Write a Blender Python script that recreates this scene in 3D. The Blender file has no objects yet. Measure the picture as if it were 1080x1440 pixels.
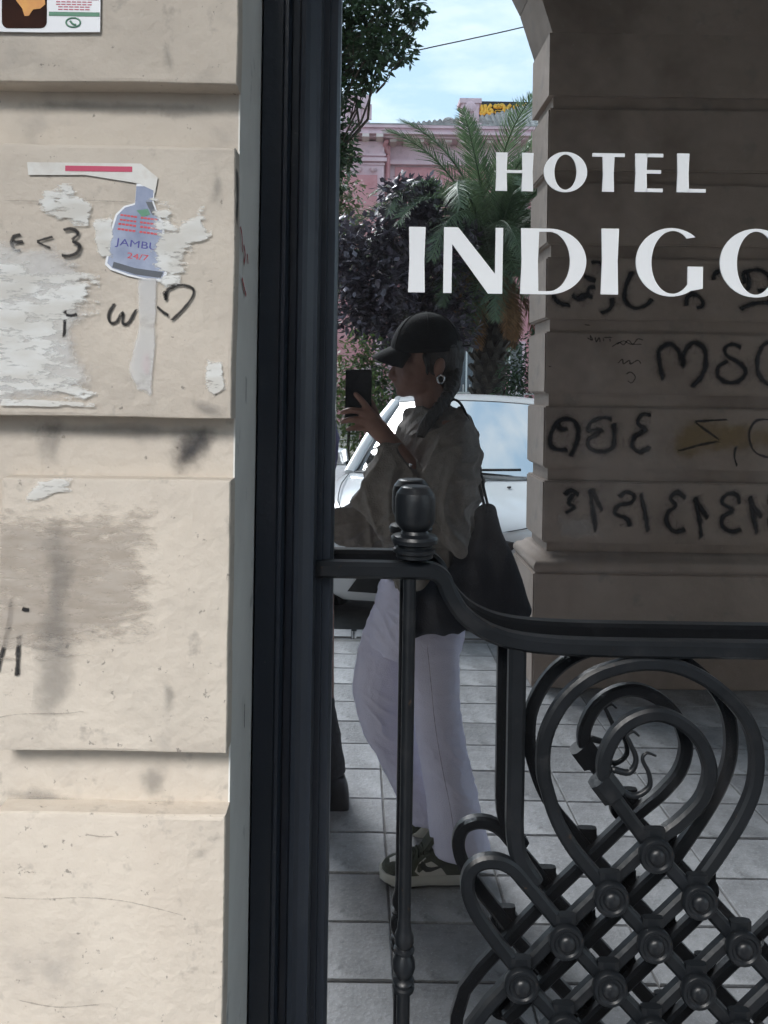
import bpy, bmesh, math, random
import numpy as np
from mathutils import Vector, Matrix, noise

random.seed(7)
SC = bpy.context.scene
COL = SC.collection
PI = math.pi

# ------------------------------------------------------------------ camera
# A phone held in front of a glass door.  The glass is the plane Y = 0, the street
# lies on the camera's side (Y < 0); what the glass shows is a real reflection.
F_PX, VPX, VPY = 1082.0, 503.0, 543.0      # focal length and foot of the normal, in photo pixels
EYE, DIST, ROLL = 1.48, 1.14, 0.0153       # camera height, distance to the glass, roll
cam_data = bpy.data.cameras.new('camera')
cam = bpy.data.objects.new('camera', cam_data)
COL.objects.link(cam)
cam_data.sensor_fit = 'VERTICAL'
cam_data.sensor_height = 36.0
cam_data.lens = 36.0 * F_PX / 1440.0
cam_data.shift_x = (540.0 - VPX) / 1440.0
cam_data.shift_y = -(720.0 - VPY) / 1440.0
cam_data.clip_start = 0.02
cam_data.clip_end = 3000.0
cam.matrix_world = (Matrix.Translation((0, -DIST, EYE)) @ Matrix.Rotation(PI / 2, 4, 'X')
                    @ Matrix.Rotation(ROLL, 4, 'Z'))
SC.camera = cam

# ------------------------------------------------------------------ world, sun, exposure
SUN_EL, SUN_AZ = math.radians(44), math.radians(203)   # azimuth from +Y, clockwise
world = bpy.data.worlds.new('World')
SC.world = world
world.use_nodes = True
wn, wl = world.node_tree.nodes, world.node_tree.links
wn.clear()
w_out = wn.new('ShaderNodeOutputWorld')
w_bg = wn.new('ShaderNodeBackground')
w_sky = wn.new('ShaderNodeTexSky')
w_sky.sky_type = 'NISHITA'
w_sky.sun_disc = False
w_sky.sun_elevation = SUN_EL
w_sky.sun_rotation = SUN_AZ
w_sky.air_density = 1.0
w_sky.dust_density = 1.2
w_sky.ozone_density = 1.5
w_tc = wn.new('ShaderNodeTexCoord')
w_map = wn.new('ShaderNodeMapping')
w_map.inputs['Scale'].default_value = (1.6, 1.6, 5.0)
w_map.inputs['Location'].default_value = (0.35, 0.1, 0.2)
w_noise = wn.new('ShaderNodeTexNoise')
w_noise.inputs['Scale'].default_value = 3.4
w_noise.inputs['Detail'].default_value = 6.0
w_noise.inputs['Roughness'].default_value = 0.55
w_ramp = wn.new('ShaderNodeValToRGB')                    # thin cloud: blue gaps, white veils
w_ramp.color_ramp.elements[0].position = 0.40
w_ramp.color_ramp.elements[0].color = (1.55, 2.1, 2.55, 1)
w_ramp.color_ramp.elements[1].position = 0.62
w_ramp.color_ramp.elements[1].color = (2.5, 2.75, 2.85, 1)
w_mix = wn.new('ShaderNodeMix')
w_mix.data_type = 'RGBA'
w_mix.inputs['Factor'].default_value = 0.95
wl.new(w_tc.outputs['Generated'], w_map.inputs['Vector'])
wl.new(w_map.outputs['Vector'], w_noise.inputs['Vector'])
wl.new(w_noise.outputs['Fac'], w_ramp.inputs['Fac'])
wl.new(w_ramp.outputs['Color'], w_mix.inputs['B'])
wl.new(w_sky.outputs['Color'], w_mix.inputs['A'])
wl.new(w_mix.outputs['Result'], w_bg.inputs['Color'])
wl.new(w_bg.outputs['Background'], w_out.inputs['Surface'])
w_bg.inputs['Strength'].default_value = 0.15

sun_data = bpy.data.lights.new('sun', 'SUN')
sun_data.energy = 1.65
sun_data.angle = math.radians(28)
sun_data.color = (1.0, 0.965, 0.93)
sun = bpy.data.objects.new('sun', sun_data)
COL.objects.link(sun)
_sd = Vector((math.sin(SUN_AZ) * math.cos(SUN_EL), math.cos(SUN_AZ) * math.cos(SUN_EL), math.sin(SUN_EL)))
sun.rotation_euler = _sd.to_track_quat('Z', 'Y').to_euler()

SC.view_settings.view_transform = 'Standard'
SC.view_settings.look = 'None'
SC.view_settings.gamma = 1.0
SC.view_settings.exposure = 1.95
SC.render.engine = 'CYCLES'
SC.cycles.use_denoising = True
SC.cycles.max_bounces = 6
SC.cycles.diffuse_bounces = 3
SC.cycles.glossy_bounces = 4
SC.cycles.transmission_bounces = 3
SC.cycles.transparent_max_bounces = 12
SC.cycles.use_adaptive_sampling = True
SC.cycles.adaptive_threshold = 0.03
SC.cycles.sample_clamp_indirect = 8.0
SC.cycles.caustics_reflective = False

# ------------------------------------------------------------------ placing helpers
CR, SR = math.cos(ROLL), math.sin(ROLL)

def ray(u, v):
    du, dv = u - VPX, VPY - v
    return (du * CR - dv * SR) / F_PX, (du * SR + dv * CR) / F_PX

def V(u, v, D):
    """a point seen directly at depth D"""
    a, b = ray(u, v)
    return Vector((a * D, D - DIST, EYE + b * D))

def W(u, v, D):
    """a point seen in the glass, D metres along the folded line of sight"""
    a, b = ray(u, v)
    return Vector((a * D, DIST - D, EYE + b * D))

# ------------------------------------------------------------------ mesh builder
class MB:
    def __init__(self):
        self.v, self.f = [], []

    def add(self, vs, fs):
        n = len(self.v)
        self.v += [tuple(p) for p in vs]
        self.f += [tuple(i + n for i in f) for f in fs]
        return self

    def box(self, x0, x1, y0, y1, z0, z1):
        vs = [(x, y, z) for x in (x0, x1) for y in (y0, y1) for z in (z0, z1)]
        return self.add(vs, [(0, 1, 3, 2), (4, 6, 7, 5), (0, 4, 5, 1), (2, 3, 7, 6), (0, 2, 6, 4), (1, 5, 7, 3)])

    def rings(self, rings, closed=True, cap=True):
        n = len(rings[0])
        vs = [p for r in rings for p in r]
        fs = []
        for i in range(len(rings) - 1):
            for j in range(n if closed else n - 1):
                a, b = i * n + j, i * n + (j + 1) % n
                fs.append((a, b, b + n, a + n))
        if cap and closed:
            fs.append(tuple(range(n - 1, -1, -1)))
            fs.append(tuple((len(rings) - 1) * n + j for j in range(n)))
        return self.add(vs, fs)

    def tube(self, pts, r, n=8, ref=Vector((0, 1, 0)), sq=None, cap=True):
        """round tube (or, with sq=(a,b), a rounded bar a wide in the plane and b deep along ref)"""
        pts = [Vector(p) for p in pts]
        rs = r if isinstance(r, (list, tuple)) else [r] * len(pts)
        rings = []
        for i, p in enumerate(pts):
            t = (pts[min(i + 1, len(pts) - 1)] - pts[max(i - 1, 0)])
            if t.length < 1e-9:
                t = Vector((0, 0, 1))
            t.normalize()
            rf = ref if abs(t.dot(ref)) < 0.95 else Vector((1, 0, 0))
            a = t.cross(rf).normalized()
            b = a.cross(t).normalized()
            if sq:
                c = 0.42
                prof = [(-1, -1 + c), (-1 + c, -1), (1 - c, -1), (1, -1 + c), (1, 1 - c), (1 - c, 1), (-1 + c, 1), (-1, 1 - c)]
                rings.append([p + a * (x * sq[0] * rs[i]) + b * (y * sq[1] * rs[i]) for x, y in prof])
            else:
                rings.append([p + a * (math.cos(k * 2 * PI / n) * rs[i]) + b * (math.sin(k * 2 * PI / n) * rs[i]) for k in range(n)])
        return self.rings(rings, True, cap)

    def lathe(self, prof, origin, axis=Vector((0, 0, 1)), n=20):
        """prof = [(r, h)] turned about axis through origin"""
        axis = Vector(axis).normalized()
        x = axis.orthogonal().normalized()
        y = axis.cross(x)
        o = Vector(origin)
        return self.rings([[o + axis * h + (x * math.cos(k * 2 * PI / n) + y * math.sin(k * 2 * PI / n)) * max(r, 1e-4)
                            for k in range(n)] for r, h in prof])

    def ball(self, c, rx, ry, rz, n=14, m=9, rot=None):
        c = Vector(c)
        rings = []
        for i in range(m):
            th = PI * (i + 0.15) / (m - 0.7)
            row = []
            for k in range(n):
                p = Vector((rx * math.sin(th) * math.cos(2 * PI * k / n), ry * math.sin(th) * math.sin(2 * PI * k / n), rz * math.cos(th)))
                row.append(c + (rot @ p if rot else p))
            rings.append(row)
        return self.rings(rings)

    def prism(self, poly, y0, y1):
        """polygon of (x, z) extruded from y0 to y1"""
        n = len(poly)
        vs = [(x, y0, z) for x, z in poly] + [(x, y1, z) for x, z in poly]
        fs = [tuple(range(n)), tuple(range(2 * n - 1, n - 1, -1))]
        fs += [(i, i + n, (i + 1) % n + n, (i + 1) % n) for i in range(n)]
        return self.add(vs, fs)

    def mesh(self, name, fix=True):
        me = bpy.data.meshes.new(name)
        me.from_pydata(self.v, [], self.f)
        if fix:
            bm = bmesh.new()
            bm.from_mesh(me)
            bmesh.ops.recalc_face_normals(bm, faces=bm.faces)
            bm.to_mesh(me)
            bm.free()
        me.update()
        return me

    def build(self, name, m, parent=None, smooth=False, bevel=0, fix=True):
        me = self.mesh(name, fix)
        if bevel:
            bm = bmesh.new()
            bm.from_mesh(me)
            bmesh.ops.bevel(bm, geom=list(bm.edges), offset=bevel, segments=2, affect='EDGES', clamp_overlap=True)
            bm.to_mesh(me)
            bm.free()
        return link(name, me, m, parent, smooth)

def link(name, me, m, parent=None, smooth=False):
    o = bpy.data.objects.new(name, me)
    COL.objects.link(o)
    if m is not None and me is not None and not me.materials:
        me.materials.append(m)
    if smooth and me is not None:
        me.shade_smooth() if smooth is True else smooth_angle(me, smooth)
    if parent is not None:
        o.parent = parent
    return o

def smooth_angle(me, ang):
    me.shade_smooth()
    bm = bmesh.new()
    bm.from_mesh(me)
    for e in bm.edges:
        if len(e.link_faces) == 2 and e.calc_face_angle(0) > ang:
            e.smooth = False
    bm.to_mesh(me)
    bm.free()

def empty(name, loc=(0, 0, 0)):
    o = bpy.data.objects.new(name, None)
    o.empty_display_size = 0.1
    COL.objects.link(o)
    o.location = loc
    return o

def tag(o, label=None, cat=None, group=None, kind=None):
    if label: o['label'] = label
    if cat: o['category'] = cat
    if group: o['group'] = group
    if kind: o['kind'] = kind
    return o

def root(name, label, cat, group=None):
    """an Empty at the origin: its parts keep world coordinates"""
    return tag(empty(name), label, cat, group)

def smoothpath(pts, n=6):
    """Catmull-Rom through pts"""
    pts = [Vector(p) for p in pts]
    P = [pts[0] * 2 - pts[1]] + pts + [pts[-1] * 2 - pts[-2]]
    out = []
    for i in range(1, len(P) - 2):
        for k in range(n):
            t = k / n
            a, b, c, d = P[i - 1], P[i], P[i + 1], P[i + 2]
            out.append(0.5 * ((2 * b) + (c - a) * t + (2 * a - 5 * b + 4 * c - d) * t * t + (3 * b - a - 3 * c + d) * t ** 3))
    out.append(pts[-1])
    return out

# ------------------------------------------------------------------ materials
MATS = {}

def mat(name, col, rough=0.6, col2=None, scale=6.0, detail=6.0, bump=0.0, bscale=None, metal=0.0, spec=0.5,
        stretch=(1, 1, 1), coat=0.0, rnd=0.0, island=0.0, lo=0.35, hi=0.65, translucent=0.0, coords='Object', stains=None):
    if name in MATS:
        return MATS[name]
    m = bpy.data.materials.new(name)
    m.use_nodes = True
    N, L = m.node_tree.nodes, m.node_tree.links
    b = N['Principled BSDF']
    b.inputs['Roughness'].default_value = rough
    b.inputs['Metallic'].default_value = metal
    b.inputs['Specular IOR Level'].default_value = spec
    b.inputs['Coat Weight'].default_value = coat
    tc = N.new('ShaderNodeTexCoord')
    mp = N.new('ShaderNodeMapping')
    mp.inputs['Scale'].default_value = stretch
    L.new(tc.outputs[coords], mp.inputs['Vector'])
    src = None
    if col2 is not None:
        nz = N.new('ShaderNodeTexNoise')
        nz.inputs['Scale'].default_value = scale
        nz.inputs['Detail'].default_value = min(detail, 5.0)
        nz.inputs['Roughness'].default_value = 0.6
        L.new(mp.outputs['Vector'], nz.inputs['Vector'])
        rp = N.new('ShaderNodeValToRGB')
        rp.color_ramp.elements[0].position, rp.color_ramp.elements[1].position = lo, hi
        rp.color_ramp.elements[0].color = (*col, 1)
        rp.color_ramp.elements[1].color = (*col2, 1)
        L.new(nz.outputs['Fac'], rp.inputs['Fac'])
        src = rp.outputs['Color']
    if stains:
        for (sc_, lo_, hi_, c_, am) in stains:
            nz = N.new('ShaderNodeTexNoise')
            nz.inputs['Scale'].default_value = sc_
            nz.inputs['Detail'].default_value = 4.0
            nz.inputs['Roughness'].default_value = 0.65
            L.new(mp.outputs['Vector'], nz.inputs['Vector'])
            mr = N.new('ShaderNodeMapRange')
            mr.inputs['From Min'].default_value, mr.inputs['From Max'].default_value = lo_, hi_
            mr.inputs['To Max'].default_value = am
            L.new(nz.outputs['Fac'], mr.inputs['Value'])
            mx = N.new('ShaderNodeMix')
            mx.data_type = 'RGBA'
            if src is None:
                mx.inputs['A'].default_value = (*col, 1)
            else:
                L.new(src, mx.inputs['A'])
            mx.inputs['B'].default_value = (*c_, 1)
            L.new(mr.outputs['Result'], mx.inputs['Factor'])
            src = mx.outputs['Result']
    if rnd or island:
        hs = N.new('ShaderNodeHueSaturation')
        if src is None:
            hs.inputs['Color'].default_value = (*col, 1)
        else:
            L.new(src, hs.inputs['Color'])
        mr = N.new('ShaderNodeMapRange')
        k = rnd or island
        mr.inputs['To Min'].default_value, mr.inputs['To Max'].default_value = 1 - k, 1 + k
        if rnd:
            oi = N.new('ShaderNodeObjectInfo')
            L.new(oi.outputs['Random'], mr.inputs['Value'])
        else:
            ge = N.new('ShaderNodeNewGeometry')
            L.new(ge.outputs['Random Per Island'], mr.inputs['Value'])
        L.new(mr.outputs['Result'], hs.inputs['Value'])
        src = hs.outputs['Color']
    if src is None:
        b.inputs['Base Color'].default_value = (*col, 1)
    else:
        L.new(src, b.inputs['Base Color'])
    if bump:
        nb = N.new('ShaderNodeTexNoise')
        nb.inputs['Scale'].default_value = bscale or scale * 4
        nb.inputs['Detail'].default_value = 4.0
        L.new(mp.outputs['Vector'], nb.inputs['Vector'])
        bp = N.new('ShaderNodeBump')
        bp.inputs['Strength'].default_value = bump
        bp.inputs['Distance'].default_value = 0.01
        L.new(nb.outputs['Fac'], bp.inputs['Height'])
        L.new(bp.outputs['Normal'], b.inputs['Normal'])
    if translucent:
        tr = N.new('ShaderNodeBsdfTranslucent')
        if src is None:
            tr.inputs['Color'].default_value = (*col, 1)
        else:
            L.new(src, tr.inputs['Color'])
        mx = N.new('ShaderNodeMixShader')
        mx.inputs['Fac'].default_value = translucent
        L.new(b.outputs['BSDF'], mx.inputs[1])
        L.new(tr.outputs['BSDF'], mx.inputs[2])
        L.new(mx.outputs['Shader'], N['Material Output'].inputs['Surface'])
    MATS[name] = m
    return m

def decal(name, col, soft=0.5, nscale=60, nlo=0.3, nhi=0.7, amount=1.0, rough=0.8, edge=0.35, stretch=(1, 1, 1), col2=None):
    """paint or paper on a wall: opaque in the middle, ragged towards the rim (UV gives the distance from the rim)"""
    if name in MATS:
        return MATS[name]
    m = bpy.data.materials.new(name)
    m.use_nodes = True
    N, L = m.node_tree.nodes, m.node_tree.links
    b = N['Principled BSDF']
    b.inputs['Base Color'].default_value = (*col, 1)
    b.inputs['Roughness'].default_value = rough
    b.inputs['Specular IOR Level'].default_value = 0.2
    tc = N.new('ShaderNodeTexCoord')
    uv = N.new('ShaderNodeSeparateXYZ')
    L.new(tc.outputs['UV'], uv.inputs['Vector'])
    nz = N.new('ShaderNodeTexNoise')
    nz.inputs['Scale'].default_value = nscale
    nz.inputs['Detail'].default_value = 6
    nz.inputs['Roughness'].default_value = 0.65
    dm = N.new('ShaderNodeMapping')
    dm.inputs['Scale'].default_value = stretch
    L.new(tc.outputs['Object'], dm.inputs['Vector'])
    L.new(dm.outputs['Vector'], nz.inputs['Vector'])
    if col2 is not None:
        nc = N.new('ShaderNodeTexNoise')
        nc.inputs['Scale'].default_value = nscale * 0.6
        nc.inputs['Detail'].default_value = 6
        L.new(dm.outputs['Vector'], nc.inputs['Vector'])
        rc = N.new('ShaderNodeValToRGB')
        rc.color_ramp.elements[0].position, rc.color_ramp.elements[1].position = 0.38, 0.62
        rc.color_ramp.elements[0].color, rc.color_ramp.elements[1].color = (*col, 1), (*col2, 1)
        L.new(nc.outputs['Fac'], rc.inputs['Fac'])
        L.new(rc.outputs['Color'], b.inputs['Base Color'])
    # rim distance + noise -> threshold
    n2 = N.new('ShaderNodeMapRange')
    n2.inputs['From Min'].default_value, n2.inputs['From Max'].default_value = nlo, nhi
    n2.inputs['To Min'].default_value, n2.inputs['To Max'].default_value = -edge, edge
    L.new(nz.outputs['Fac'], n2.inputs['Value'])
    ad = N.new('ShaderNodeMath')
    ad.operation = 'ADD'
    L.new(uv.outputs['X'], ad.inputs[0])
    L.new(n2.outputs['Result'], ad.inputs[1])
    mr = N.new('ShaderNodeMapRange')
    mr.interpolation_type = 'SMOOTHSTEP'
    mr.inputs['From Min'].default_value = 0.5 - soft * 0.5
    mr.inputs['From Max'].default_value = 0.5 + soft * 0.5
    mr.inputs['To Max'].default_value = amount
    L.new(ad.outputs[0], mr.inputs['Value'])
    tr = N.new('ShaderNodeBsdfTransparent')
    mx = N.new('ShaderNodeMixShader')
    L.new(mr.outputs['Result'], mx.inputs['Fac'])
    L.new(tr.outputs['BSDF'], mx.inputs[1])
    L.new(b.outputs['BSDF'], mx.inputs[2])
    L.new(mx.outputs['Shader'], N['Material Output'].inputs['Surface'])
    MATS[name] = m
    return m

def strokes(name, paths, width, m, parent, normal_y, smooth_n=5, lift=0.0, taper=0.0):
    """painted lines: flat ribbons lying on a wall facing normal_y (+1 / -1); UV.x is 0 on the rim, 1 in the middle"""
    vs, fs, uvs = [], [], []
    for q, pth in enumerate(paths):
        w = width
        if isinstance(pth, tuple):
            pth, w = pth
        P = smoothpath(pth, smooth_n) if len(pth) > 2 else [Vector(p) for p in smoothpath(pth, 3)]
        off = normal_y * (lift + 0.00025 * q)
        base = len(vs)
        m_ = len(P)
        for i, p in enumerate(P):
            t = P[min(i + 1, m_ - 1)] - P[max(i - 1, 0)]
            s = Vector((t.z, 0, -t.x))
            s = s.normalized() if s.length > 1e-9 else Vector((0, 0, 1))
            ww = w * (0.95 + 0.45 * noise.noise(p * 22))
            endf = 1.0 if 0 < i < m_ - 1 else 0.0
            if taper:
                endf = min(1.0, i / (m_ * taper), (m_ - 1 - i) / (m_ * taper))
            for k, e in ((-1, 0.0), (0, 1.0), (1, 0.0)):
                vs.append(p + s * (k * ww) + Vector((0, off, 0)))
                uvs.append((e * endf if m_ > 2 else e, 0))
        for i in range(m_ - 1):
            a = base + i * 3
            fs += [(a, a + 1, a + 4, a + 3), (a + 1, a + 2, a + 5, a + 4)]
    me = bpy.data.meshes.new(name)
    me.from_pydata([tuple(p) for p in vs], [], fs)
    ul = me.uv_layers.new(name='UVMap')
    for l in me.loops:
        ul.data[l.index].uv = uvs[l.vertex_index]
    return link(name, me, m, parent)

def patch(name, outline, m, parent=None, off=0.0, n=24, inner=0.35, res=26):
    """a flat patch (paper, stain) on a wall; UV.x runs from 0 on the rim to 1 inside (inner = width of that rise)"""
    P = [(Vector(p).x, Vector(p).z) for p in outline]
    y = Vector(outline[0]).y + off
    xs, zs = [p[0] for p in P], [p[1] for p in P]
    bx0, bx1, bz0, bz1 = min(xs), max(xs), min(zs), max(zs)
    scale = 0.5 * min(bx1 - bx0, bz1 - bz0) * (1 - inner) + 1e-5
    def inside(x, z):
        c = False
        for (xa, za), (xb, zb) in zip(P, P[1:] + P[:1]):
            if (za > z) != (zb > z) and x < (xb - xa) * (z - za) / (zb - za) + xa:
                c = not c
        return c
    def dist(x, z):
        d = 1e9
        for (xa, za), (xb, zb) in zip(P, P[1:] + P[:1]):
            ex, ez = xb - xa, zb - za
            t = max(0, min(1, ((x - xa) * ex + (z - za) * ez) / (ex * ex + ez * ez + 1e-12)))
            d = min(d, math.hypot(x - xa - t * ex, z - za - t * ez))
        return d
    vs, uvs, fs = [], [], []
    for i in range(res + 1):
        for j in range(res + 1):
            x, z = bx0 + (bx1 - bx0) * i / res, bz0 + (bz1 - bz0) * j / res
            vs.append((x, y, z))
            uvs.append((min(1.0, dist(x, z) / scale) if inside(x, z) and 0 < i < res and 0 < j < res else 0.0, 0))
    for i in range(res):
        for j in range(res):
            a = i * (res + 1) + j
            q = (a, a + 1, a + res + 2, a + res + 1)
            if max(uvs[k][0] for k in q) > 0:
                fs.append(q)
    me = bpy.data.meshes.new(name)
    me.from_pydata(vs, [], fs)
    ul = me.uv_layers.new(name='UVMap')
    for l in me.loops:
        ul.data[l.index].uv = uvs[l.vertex_index]
    bm = bmesh.new(); bm.from_mesh(me)
    bmesh.ops.delete(bm, geom=[v for v in bm.verts if not v.link_faces], context='VERTS')
    bm.to_mesh(me); bm.free()
    return link(name, me, m, parent)

def text_mesh(s, size, extrude=0.0):
    cu = bpy.data.curves.new('lettering', 'FONT')
    cu.body = s
    cu.size = size
    cu.extrude = extrude
    cu.align_x = 'CENTER'
    cu.align_y = 'CENTER'
    o = bpy.data.objects.new('lettering', cu)
    COL.objects.link(o)
    dg = bpy.context.evaluated_depsgraph_get()
    me = bpy.data.meshes.new_from_object(o.evaluated_get(dg))
    bpy.data.objects.remove(o)
    bpy.data.curves.remove(cu)
    return me

def remesh(mb, voxel, smooth=4, disp=None):
    """unite overlapping shapes into one continuous skin"""
    me = mb.mesh('tmp')
    o = bpy.data.objects.new('tmp', me)
    COL.objects.link(o)
    md = o.modifiers.new('r', 'REMESH')
    md.mode = 'VOXEL'
    md.voxel_size = voxel
    md.use_smooth_shade = True
    if smooth:
        s = o.modifiers.new('s', 'SMOOTH')
        s.factor = 0.5
        s.iterations = smooth
    dg = bpy.context.evaluated_depsgraph_get()
    out = bpy.data.meshes.new_from_object(o.evaluated_get(dg))
    bpy.data.objects.remove(o)
    if disp:
        co = np.empty(len(out.vertices) * 3)
        no = np.empty(len(out.vertices) * 3)
        out.vertices.foreach_get('co', co)
        out.vertices.foreach_get('normal', no)
        co, no = co.reshape(-1, 3), no.reshape(-1, 3)
        for i in range(len(co)):
            co[i] += no[i] * disp(Vector(co[i]))
        out.vertices.foreach_set('co', co.ravel())
        out.update()
    out.shade_smooth()
    out.materials.clear()
    return out

# ================================================================== ground
M_PAVE = mat('paver_stone', (0.235, 0.235, 0.24), 0.6, (0.335, 0.335, 0.34), 9, 8, bump=0.35, bscale=60, rnd=0.2,
             stains=[(3.0, 0.5, 0.72, (0.15, 0.15, 0.155), 0.75), (14, 0.58, 0.7, (0.12, 0.12, 0.12), 0.6), (120, 0.56, 0.7, (0.5, 0.5, 0.52), 0.5)])
M_JOINT = mat('paver_joint', (0.13, 0.125, 0.12), 0.9, (0.19, 0.185, 0.18), 20, bump=0.3)
M_KERB = mat('kerb_stone', (0.36, 0.36, 0.37), 0.7, (0.26, 0.26, 0.27), 7, bump=0.3)
M_ROAD = mat('asphalt', (0.075, 0.075, 0.076), 0.85, (0.105, 0.104, 0.10), 14, bump=0.5, bscale=140)
M_SOIL = mat('ground_soil', (0.24, 0.22, 0.19), 0.95, (0.16, 0.16, 0.11), 1.5, bump=0.4)

KERB_Y = DIST - 4.68
o = MB().box(-9, 10, KERB_Y + 0.16, 0.3, -0.2, -0.006).build('pavement', M_JOINT)
tag(o, kind='structure')
pavement = o
PW, PD = 0.33, 0.212
me_p = None
for i in range(-4, 9):
    for j in range(16):
        x0 = 0.113 + i * PW
        D0 = 1.28 + j * PD
        y1 = DIST - D0
        if y1 - PD < KERB_Y + 0.15 or x0 > 2.9:
            continue
        if me_p is None:
            mb = MB().box(0.003, PW - 0.003, -PD + 0.003, -0.003, -0.06, 0.0)
            me_p = mb.mesh('paver')
            bm = bmesh.new(); bm.from_mesh(me_p)
            bmesh.ops.bevel(bm, geom=[e for e in bm.edges if all(v.co.z > -0.01 for v in e.verts)], offset=0.003, segments=1, affect='EDGES')
            bm.to_mesh(me_p); bm.free()
        p = link('paver', me_p, M_PAVE, pavement)
        p.location = (x0, y1, random.uniform(-0.0015, 0.001))
        p.rotation_euler = (random.uniform(-.002, .002), random.uniform(-.002, .002), 0)
for k in range(10):
    x0 = -4.5 + k * 0.9
    kb = MB().box(x0 + 0.004, x0 + 0.896, KERB_Y, KERB_Y + 0.155, -0.3, 0.004)
    kb.build('kerb_stone', M_KERB, pavement, bevel=0.012)
o = MB().box(-60, 60, -10.5, KERB_Y - 0.002, -0.3, -0.12).build('road', M_ROAD); tag(o, kind='structure')
o = MB().box(-60, 60, -13.2, -10.5, -0.3, 0.0).build('far_pavement', M_KERB); tag(o, kind='structure')
o = MB().box(-900, 900, -1500, -13.2, -0.4, 0.02).build('ground', M_SOIL); tag(o, kind='structure')

# ================================================================== hotel wall
M_WALL = mat('limewash_plaster', (0.53, 0.468, 0.40), 0.85, (0.605, 0.548, 0.475), 3.2, 8, bump=0.26, bscale=60,
             stains=[(1.3, 0.48, 0.68, (0.40, 0.36, 0.32), 0.7), (4.5, 0.52, 0.72, (0.40, 0.355, 0.31), 0.5), (9, 0.6, 0.75, (0.36, 0.33, 0.3), 0.55),
                     (26, 0.62, 0.72, (0.30, 0.27, 0.24), 0.55), (85, 0.66, 0.71, (0.16, 0.145, 0.13), 0.7)])
M_REVEAL = mat('reveal_plaster', (0.72, 0.72, 0.69), 0.8, (0.62, 0.615, 0.59), 5, bump=0.15, bscale=30,
               stains=[(14, 0.62, 0.74, (0.2, 0.2, 0.2), 0.6)])
WY, WR = -0.30, -0.27                     # face of the blocks, face of the recessed joints
REV_X = -0.1374
hotel = root('hotel_wall', 'cream plastered wall of blocks with deep horizontal joints, left of the glass door', 'wall')
MB().box(-6.5, REV_X - 0.002, WR, 0.25, 0.0, 5.2).build('joint_face', M_WALL, hotel)
MB().box(REV_X - 0.0019, REV_X, WR - 0.001, 0.2, 0.0, 5.2).build('door_reveal', M_REVEAL, hotel)
MB().box(1.372, 7.5, WR, 0.25, 0.0, 5.2).build('joint_face', M_WALL, hotel)
MB().box(REV_X, 1.372, -0.2, 0.25, 2.78, 5.2).build('lintel_wall', M_WALL, hotel)
ZB0, ZP = 1.442, 0.366
def wall_block(x0, x1, z0, z1, y0=WY, y1=WR, parent=None, ch=0.0035):
    """block standing proud of the joint face, rounded arrises, slightly wavy face"""
    nx, nz = max(2, int((x1 - x0) / 0.05)), max(2, int((z1 - z0) / 0.05))
    mb = MB()
    s = -1 if y0 < y1 else 1
    seed = random.uniform(0, 50)
    rows = []
    def outline(e):
        pts = []
        for i in range(nx): pts.append((x0 + e + (x1 - x0 - 2 * e) * i / nx, z0 + e))
        for i in range(nz): pts.append((x1 - e, z0 + e + (z1 - z0 - 2 * e) * i / nz))
        for i in range(nx): pts.append((x1 - e - (x1 - x0 - 2 * e) * i / nx, z1 - e))
        for i in range(nz): pts.append((x0 + e, z1 - e - (z1 - z0 - 2 * e) * i / nz))
        return pts
    def wob(x, z, k):
        return k * noise.noise(Vector((x * 9, z * 9, seed)))
    r0 = [Vector((x + wob(x, z, .0015), y1 - s * 0.002, z + wob(z, x, .0015))) for x, z in outline(0)]
    r1 = [Vector((x + wob(x, z, .002), y0 - s * ch, z + wob(z, x, .002))) for x, z in outline(0)]
    r2 = [Vector((x + wob(x, z, .002), y0 - s * ch * 0.3, z + wob(z, x, .002))) for x, z in outline(ch * 0.35)]
    r3 = [Vector((x, y0, z)) for x, z in outline(ch * 1.3)]
    mb.rings([r0, r1, r2, r3])
    return mb.build('stone_block', M_WALL, parent or hotel, smooth=0.3)
for k in range(-3, 9):
    zb = ZB0 + k * ZP
    zt = zb + 0.298
    xl = -0.388 if k < 0 else -0.78
    wall_block(xl, REV_X, zb, zt)
    if k < 0:
        wall_block(-0.78, -0.43, zb, zt)
    wall_block(1.374, 2.0, zb, zt)
MB().box(-0.8, REV_X + 0.004, -0.335, WR + 0.01, 0.0, 0.27).build('plinth', M_WALL, hotel, bevel=0.01)
MB().box(1.37, 2.02, -0.335, WR + 0.01, 0.0, 0.27).build('plinth', M_WALL, hotel, bevel=0.01)

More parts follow.
